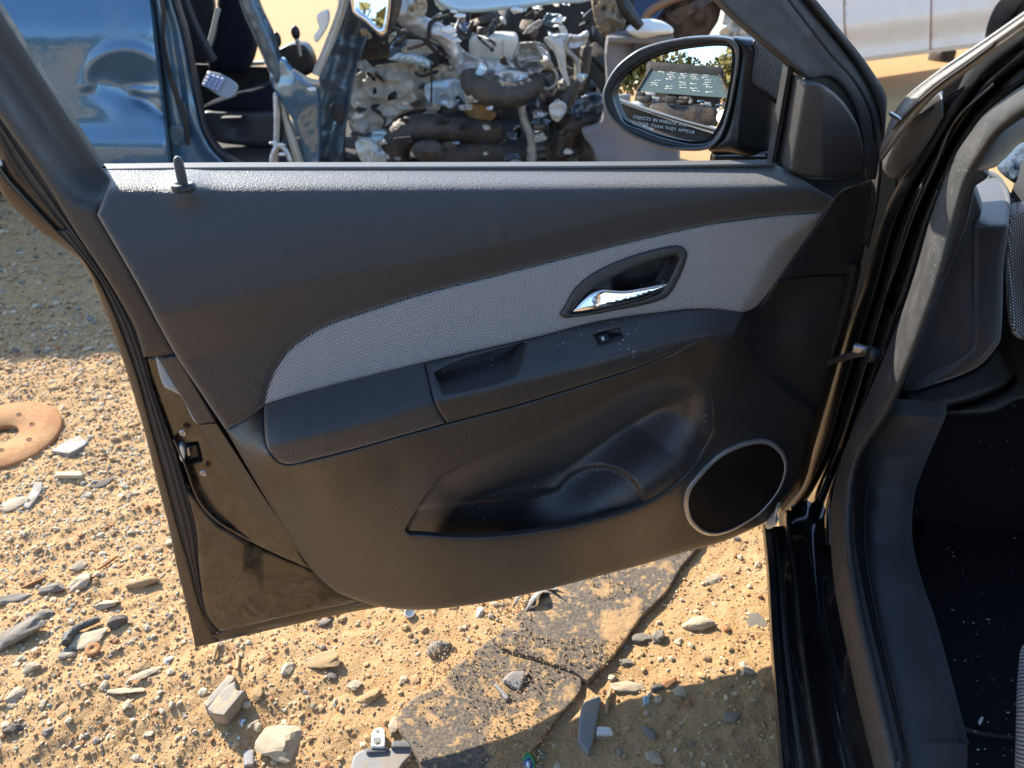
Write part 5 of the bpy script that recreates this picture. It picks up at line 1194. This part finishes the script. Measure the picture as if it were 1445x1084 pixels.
# ------------------------------------------------------------------ what the wing mirror looks back at
r0 = np.array([rout[0], rout[1], 0]) / np.hypot(rout[0], rout[1]); s0 = np.array([-r0[1], r0[0], 0])
G0 = np.array([mc[0], mc[1], 0])
def bk(d, s, z): return G0 + r0 * d + s0 * s + np.array([0, 0, z])
def bbox(name, d, s, z, size, m, parent, az=0, bev=.02, el=0):
    V, Fc = rbox((0, 0, 0), size, rotm(0, el), bev, 2)
    Rr = np.stack([s0, r0, [0, 0, 1]], 1)
    return link_mesh(name, V @ Rr.T + bk(d, s, z), Fc, m, parent)
ww = empty('stripped_wreck', bk(3.6, .1, 0), 'stripped car with white marks on its windscreen seen only in the wing mirror', 'wrecked car')
bbox('bumper_bar', 2.9, .1, .52, (1.4, .08, .12), M['pale'], ww, bev=.03)
bbox('engine', 3.3, .1, .62, (.9, .6, .35), M['dark_metal'], ww, bev=.05)
for k in range(34): bbox('engine_part', 3.0 + random.random() * .5, .1 + random.uniform(-.6, .6), .72 + random.random() * .18, (random.uniform(.03, .22), .10, random.uniform(.03, .12)), random.choice([M['shade_black'], M['cast'], M['dark_metal'], M['shade_black'], M['blue_dull']]), ww)
for s in (-.5, .65):
    V, Fc = lathe([(.12, 0), (.12, .05), (.09, .09), (.05, .11), (.001, .115)], bk(2.86, s, .70), -r0, 24); link_mesh('headlamp', V, Fc, M['pale'], ww)
bbox('grille_panel', 2.95, .1, .34, (1.3, .06, .22), M['shade_black'], ww)
bbox('wing_side', 3.5, -.85, .6, (.08, 1.3, .5), M['silver'], ww); bbox('wing_side', 3.5, 1.05, .6, (.08, 1.3, .5), M['silver'], ww)
wsn = (-r0 * .75 + np.array([0, 0, .66]))
ws = [bk(4.0, -.68, .92), bk(4.0, .88, .92), bk(4.65, .72, 1.40), bk(4.65, -.52, 1.40)]
wsm = link_mesh('windscreen', np.array(ws + [p + r0 * .02 for p in ws]), [(0, 1, 2, 3), (7, 6, 5, 4), (0, 4, 5, 1), (1, 5, 6, 2), (2, 6, 7, 3), (3, 7, 4, 0)], mat('pale_green_windscreen', (.075, .10, .088), .3, coat=.4), ww, smooth=False)
wsP = np.array(ws)
def onws(u, v): return (wsP[0] * (1 - u) * (1 - v) + wsP[1] * u * (1 - v) + wsP[2] * u * v + wsP[3] * (1 - u) * v) - r0 * .012
for k in range(9):
    for q in range(5):
        if random.random() < .35: continue
        u = .12 + q * .16 + random.uniform(-.02, .02); v = .15 + k * .085
        pts = [onws(u + i * .018, v + random.uniform(-.02, .02)) for i in range(6)]
        link_mesh('paint_mark', *tube_mesh(pts, .006, 5), M['white_plastic'], wsm)
for a, b in ((0, 3), (1, 2), (3, 2)): link_mesh('screen_frame', *tube_mesh([ws[a] - r0 * .02, (ws[a] + ws[b]) / 2 - r0 * .03, ws[b] - r0 * .02], .02, 10), M['dark_metal'], ww)
bbox('cabin', 5.3, .1, .9, (1.5, 1.6, 1.1), M['shade_black'], ww, bev=.1)
db = empty('dark_saloon', bk(6.5, 2.4, 0), 'dark saloon parked further back, seen only in the wing mirror', 'car')
bbox('body', 6.5, 2.6, .62, (1.8, 4.2, .65), M['dkblue'], db, bev=.12); bbox('cabin', 6.7, 2.6, 1.15, (1.5, 2.2, .5), M['shade_black'], db, bev=.2)
leafm = [mat('olive_leaves', (.10, .115, .03), .7), mat('yellow_leaves', (.17, .14, .035), .7)]
for k in range(9):
    d = 11 + random.uniform(0, 4); s = -7 + k * 1.9 + random.uniform(-.8, .8); hgt = random.uniform(2.4, 3.6)
    t = empty('bush_tree', bk(d, s, 0), 'bushy tree in the row behind the yard seen only in the wing mirror', 'tree', 'trees behind the yard')
    link_mesh('trunk', *tube_mesh(smooth3([bk(d, s, 0), bk(d, s + .1, hgt * .3), bk(d + .1, s, hgt * .7)]), np.linspace(.14, .04, 13), 8), M['dark_metal'], t)
    n = 1500; c = RNG.normal(size=(n, 3)); c /= np.linalg.norm(c, axis=1)[:, None]; c *= (RNG.random(n) ** .45)[:, None] * np.array([1.6, 1.6, hgt * .42])
    c *= (1 + .35 * np.sin(c[:, :1] * 3 + k) * np.cos(c[:, 2:] * 2.2))
    c += bk(d, s, hgt * .62); a = RNG.normal(size=(n, 3)); a /= np.linalg.norm(a, axis=1)[:, None]; b2 = np.cross(a, RNG.normal(size=(n, 3))); b2 /= np.linalg.norm(b2, axis=1)[:, None]
    sz = RNG.uniform(.07, .17, n)[:, None]
    VV = np.stack([c - a * sz - b2 * sz * .5, c + a * sz - b2 * sz * .5, c + a * sz * .7 + b2 * sz * .6, c - a * sz * .7 + b2 * sz * .6], 1).reshape(-1, 3)
    link_mesh('crown', VV, np.arange(n * 4).reshape(-1, 4).tolist(), leafm[k % 2], t, smooth=False)
# ------------------------------------------------------------------ scrap lying on the ground
def gsurf(dz=0.0):
    """the uneven ground, raised by dz"""
    class G(Surf):
        def __call__(self, px, py, dv=0.0):
            px = np.atleast_1d(np.asarray(px, float)); py = np.atleast_1d(np.asarray(py, float))
            d = rays(px, py); z = np.zeros(len(px)) + dz
            for _ in range(5):
                t = (z - CAM_H) / d[:, 2]; P = O_ + d * t[:, None]; z = gheight(P[:, 0], P[:, 1]) * gs + dz + dv
            t = (z - CAM_H) / d[:, 2]
            return O_ + d * t[:, None]
    return G((0, 0, 1), 0)
gs = .6
def thing_patch(name, label, cat, ol, h, m, step=5, rnd=.003, rpx=4, holes=(), vf=None, tilt=None, group=None):
    c = np.mean([p[:2] for p in ol], 0); p = gpx(*c); n = np.array(tilt if tilt else (0, 0, 1), float); n /= np.linalg.norm(n)
    p = p + np.array([0, 0, h])
    o = patch(name, ol, Surf(n, float(n @ p), vf if vf else 0.0), m, None, step=step, rim=max(h, .004), rnd=rnd, rpx=rpx, holes=holes, back_cap=True)
    return props(o, label, cat, group)
RUST = mat('orange_rust', (.40, .18, .065), .9, vary=[(14, .7, (.48, .27, .11)), (60, .45, (.30, .12, .045))], bump=[('noise', 70, .0015)])
ANG = np.linspace(0, 2 * math.pi, 28, endpoint=False)
disc = empty('brake_disc', gpx(6, 617), 'rusty orange brake disc lying flat on the dirt at the left border', 'brake disc')
dcn = np.array([.04, -.10, 1.0]); dcn /= np.linalg.norm(dcn); dcc = gpx(6, 617) + np.array([0, 0, .009])
V, Fc = lathe([(.038, -.012), (.038, 0), (.040, .002), (.141, .003), (.146, .0), (.146, -.006), (.140, -.010), (.05, -.012)], dcc, dcn, 56); link_mesh('friction_face', V, Fc, RUST, disc)
uu = np.cross(dcn, [0, 1, 0]); uu /= np.linalg.norm(uu); vv = np.cross(dcn, uu)
for k in range(7):
    a = k * .9 + .2; c = dcc + (.072 + .012 * (k % 2)) * (math.cos(a) * uu + math.sin(a) * vv) + dcn * .0032
    link_mesh('bolt_hole', *lathe([(.0065, .0006), (.005, .0008), (.0048, -.001), (.0001, -.001)], c, dcn, 14), M['shade_black'], disc)
PL = mat('grey_broken_plastic', (.22, .22, .215), .6, dust=((.42, .28, .14), .6, 30), bump=[('noise', 60, .001)])
DPL = mat('dark_grey_plastic_scrap', (.10, .10, .10), .55, dust=((.38, .27, .15), .45, 16), bump=[('noise', 60, .001)])
SHN = mat('bright_zinc_steel', (.62, .63, .64), .35, .7)
thing_patch('plastic_shard', 'pale grey broken plastic shard pointing at the rusty disc', 'plastic shard', [(71, 637, 1), (92, 624), (112, 614, 1), (124, 624, 1), (118, 630), (98, 641, 1)], .012, PL, tilt=(-.1, .1, 1))
thing_patch('metal_strip', 'grey metal strip standing out of the dirt below the rusty disc', 'metal strip', [(33, 714, 1), (50, 681, 1), (59, 680, 1), (58, 692), (40, 718, 1)], .008, PL, rnd=.001)
thing_patch('wood_chip', 'short pale stick lying above the flat dark grey stone', 'stick', [(78, 666, 1), (115, 665, 1), (116, 672, 1), (79, 672, 1)], .008, SM['tan'], rnd=.002, rpx=3)
thing_patch('dark_flake', 'small dark flake at the left border above the rusty disc', 'flake', [(0, 577, 1), (20, 575), (22, 582), (2, 586, 1)], .008, DPL)
# curved hose
pts = [gpx(x, y) + np.array([0, 0, .012]) for x, y in ((95, 914), (99, 903), (112, 892), (128, 885), (142, 879))]
hz = tube('hose_piece', pts, [.008, .010, .008, .008, .007], mat('weathered_black_hose', (.07, .068, .064), .6, dust=((.3, .24, .17), .5, 40), bump=[('voronoi', 120, .002)]), ns=10); props(hz, 'curved black hose piece lying on the flat grey tan slab', 'hose')
# washer
wa = empty('washer', gpx(132, 919), 'round rusty washer with a small hole below the curved black hose', 'washer')
link_mesh('washer_ring', *lathe([(.0032, 0), (.0032, .002), (.0135, .002), (.0142, .001), (.0142, -.003)], gpx(132, 919) + np.array([0, 0, .006]), (.05, -.15, 1), 30), RUST, wa)
# two grey planks side by side
pk = empty('wood_offcut', gpx(316, 982), 'split weathered grey wood offcut standing off the sand left of the door shadow', 'wood offcut')
WD = mat('weathered_wood', (.24, .21, .17), .85, vary=[(30, .6, (.32, .27, .2)), (60, .6, (.42, .28, .14), .5, .6)], bump=[('noise', 90, .002)])
for nm, ol, h in (('splinter', [(286, 993, 1), (323, 952, 1), (332, 955, 1), (329, 961), (293, 999, 1)], .020), ('splinter', [(293, 1000, 1), (318, 970), (331, 962, 1), (334, 974), (346, 974, 1), (316, 1010, 1), (300, 1007)], .024)):
    p = gpx(315, 982) + np.array([0, 0, h]); nn = np.array([-.12, .05, 1.0]); nn /= np.linalg.norm(nn)
    patch(nm, ol, Surf(nn, float(nn @ p)), WD, pk, step=4, rim=h, rnd=.002, rpx=3)
thing_patch('tin_flake', 'small shiny triangular flake right of the wood offcut', 'flake', [(336, 1012, 1), (348, 1015, 1), (342, 1026, 1), (337, 1020)], .006, SHN)
thing_patch('square_chip', 'pale square plastic chip at the bottom edge left of the big tan rock', 'plastic chip', [(343, 1058, 1), (359, 1058, 1), (359, 1080, 1), (344, 1082, 1)], .008, PL)
# bracket with a white link plate
bk_ = empty('plastic_bracket', gpx(540, 1064), 'grey plastic bracket with a white metal link on the sand at the bottom edge', 'bracket')
def bpart(nm, ol, h, m, holes=(), tilt=(0, 0, 1)):
    p = gpx(540, 1060) + np.array([0, 0, h]); n = np.array(tilt, float); n /= np.linalg.norm(n)
    return patch(nm, ol, Surf(n, float(n @ p)), m, bk_, step=4, rim=min(h, .012), rnd=.0015, rpx=3, holes=holes)
bpart('base_plate', [(494, 1090, 1), (500, 1066), (513, 1058, 1), (566, 1054), (584, 1044, 1), (582, 1062), (568, 1078), (560, 1092, 1)], .014, PL)
bpart('raised_tab', [(553, 1046, 1), (582, 1044, 1), (580, 1055, 1), (552, 1055, 1)], .022, DPL)
bpart('slot', [(516, 1056, 1), (548, 1055, 1), (546, 1061, 1), (517, 1063, 1)], .020, DPL)
bpart('link_plate', [(523, 1054, 1), (526, 1032), (534, 1027), (542, 1030), (543, 1054, 1)], .024, mat('white_link', (.75, .74, .70), .5, dust=((.5, .38, .24), .4, 60)), holes=[[(531, 1033), (534, 1030.5), (537, 1033), (534, 1035.5)], [(528, 1045), (531, 1042), (537, 1042), (539, 1045), (536, 1051), (530, 1051)]], tilt=(0, .15, 1))
# bottle cap
cpn = gpx(578, 868) + np.array([0, 0, .006])
cap = empty('bottle_cap', gpx(578, 868), 'little whitish plastic cap lying under the lower rim of the door trim', 'cap')
link_mesh('shell', *lathe([(.0105, -.004), (.0105, .004), (.0090, .005), (.0085, .002), (.0001, .002)], cpn, (.25, -.4, 1), 24), M['white_plastic'], cap)
# dusty rubber strip in two lengths
MATM = mat('dusty_black_rubber_strip', (.085, .075, .064), .9, vary=[(7, .92, (.44, .26, .11), .54, .61), (22, .85, (.46, .28, .12), .54, .62), (60, .8, (.46, .28, .12), .55, .62), (150, .5, (.28, .19, .11))], bump=[('noise', 40, .004), ('noise', 200, .0012)])
def strip(name, label, ol, h, seed):
    p = gpx(720, 930)
    o = patch(name, ol, flat(h, lambda x, y: .004 * fbm(x / 60, y / 60, seed, 3) + .0015 * fbm(x / 14, y / 14, seed + 3, 2)), MATM, None, step=6, rim=.010, rnd=.003, rpx=4, back_cap=True)
    return props(o, label, 'rubber strip')
strip('rubber_strip', 'dusty black rubber strip running from under the door with a crumbling edge', [(1000, 752, 1), (983, 776), (962, 800, 1), (940, 836), (905, 872), (884, 902), (866, 925, 1), (829, 963, 1), (812, 950), (770, 934), (700, 908), (724, 874), (780, 822), (900, 780, 1)], .008, 3)
strip('rubber_strip', 'wide dusty black rubber piece at the bottom edge with plastic flakes on it', [(712, 890, 1), (770, 918), (818, 940, 1), (820, 974), (790, 1010), (752, 1058), (736, 1096, 1), (600, 1096, 1), (584, 1060), (560, 1020), (572, 996), (620, 962), (660, 925)], .002, 9)
def sand_on_strip():
    n = 9000; x = RNG.uniform(-.18, .36, n); y = RNG.uniform(.74, 1.45, n)
    k = np.abs((x - .0) - (y - 1.0) * .62) < .20; k &= fbm(x * 9, y * 9, 77, 3) > -.02
    x, y = x[k], y[k]; n = len(x); r = .0008 + .0022 * RNG.random(n) ** 2
    BV = np.array(octa[0]); VV = BV[None] * r[:, None, None] * RNG.uniform(.6, 1.3, (n, 6, 3)) + np.stack([x, y, np.full(n, .011)], 1)[:, None]
    FF = (np.array(octa[1])[None] + (np.arange(n) * 6)[:, None, None]).reshape(-1, 3)
    props(fast_mesh('sand_on_strip', VV.reshape(-1, 3), FF, PAL[:4], smooth=False, fmat=np.repeat(RNG.choice(4, n), 8)), kind='stuff')
sand_on_strip()
thing_patch('plastic_flake', 'squarish grey flake lying on the wide dusty rubber piece', 'plastic flake', [(709, 960, 1), (722, 948), (746, 948, 1), (733, 976, 1)], .020, PL, tilt=(.1, -.15, 1))
thing_patch('plastic_flake', 'narrow grey flake beside the squarish one on the rubber piece', 'plastic flake', [(697, 966, 1), (702, 965, 1), (719, 984, 1), (714, 988, 1)], .016, PL, rnd=.001, rpx=2)
thing_patch('plastic_strip', 'grey plastic strip lying half in the shade of the door', 'plastic strip', [(815, 1046, 1), (820, 1000), (826, 990), (846, 982, 1), (848, 986), (836, 1050), (830, 1064, 1)], .012, PL)
thing_patch('white_scrap', 'small white scrap right of the grey plastic strip', 'scrap', [(842, 1025, 1), (862, 1027), (866, 1036, 1), (841, 1037, 1)], .010, M['white_plastic'])
thing_patch('blue_chip', 'tiny pale blue chip on the sand above the shade', 'chip', [(907, 984, 1), (914, 981, 1), (917, 990, 1), (909, 992, 1)], .010, M['paleblue'], step=3, rnd=.001, rpx=2)
# shredded plastic under the door
sh = empty('torn_plastic', gpx(762, 846), 'shredded grey plastic curl lying under the door beside the rubber strip', 'torn plastic')
for nm, pts, r in (('shred', [(724, 866), (736, 850), (742, 832), (748, 826)], .010), ('shred', [(742, 872), (756, 856), (772, 842), (785, 836)], .012), ('shred', [(752, 832), (764, 832), (776, 840), (786, 848)], .009), ('shred', [(726, 842), (734, 832), (744, 828)], .008)):
    P = smooth3([gpx(x, y) + np.array([0, 0, .015 + .02 * (i % 2)]) for i, (x, y) in enumerate(pts)])
    V = []; F2 = []
    for i, p in enumerate(P):
        w = r * math.sin(math.pi * (i + .6) / (len(P) + .2)); t = .6 * math.sin(i * .35)
        V += [p + np.array([w * math.cos(t), 0, w * math.sin(t)]), p + np.array([0, .002, .004]), p - np.array([w * math.cos(t), 0, w * math.sin(t)])]
    for i in range(len(P) - 1):
        for k in range(2): F2.append((i * 3 + k, i * 3 + k + 1, i * 3 + k + 4, i * 3 + k + 3))
    link_mesh('shred', V, F2, PL, sh)
# crushed can end
cn = empty('crushed_can', gpx(745, 1072), 'crushed green and blue drink can scrap at the bottom edge', 'can')
for nm, ol, h, c in (('can_side', [(736, 1086), (737, 1070), (742, 1062), (750, 1064), (755, 1074), (754, 1092)], .022, (.05, .30, .10)), ('can_band', [(739, 1084), (741, 1073), (747, 1069), (751, 1076), (750, 1090)], .026, (.05, .09, .40)), ('can_rim', [(742, 1078), (745, 1073), (749, 1078), (746, 1086)], .028, (.7, .72, .74))):
    p = gpx(745, 1076) + np.array([0, 0, h]); patch(nm, ol, Surf((0, -.3, 1), float(np.array([0, -.3, 1]) / np.linalg.norm([0, -.3, 1]) @ p)), mat(nm + '_paint', c, .3, .4, coat=.5), cn, step=3, rim=.012, rnd=.003, rpx=3)
# twigs
TW = mat('dry_twig', (.42, .27, .13), .9)
for k, (pts, lab) in enumerate((([(302, 936), (306, 918), (311, 906)], 'dry twig upright on the sand below the lower corner of the door'), ([(335, 948), (336, 930), (328, 922)], 'short bent twig right of the upright dry twig'), ([(34, 868), (40, 884), (44, 892)], 'thin pale curl of straw beside the large grey stone'),
                                ([(140, 806), (152, 798), (166, 788)], 'rusty stick left of the lower door edge'), ([(855, 1010), (858, 990), (862, 975)], 'dry stalk on the sand right of the grey plastic strip'))):
    o = tube('twig', [gpx(*p) + np.array([0, 0, .006]) for p in pts], [.003, .004, .0025], TW if k != 3 else RUST, ns=6); props(o, lab, 'twig')
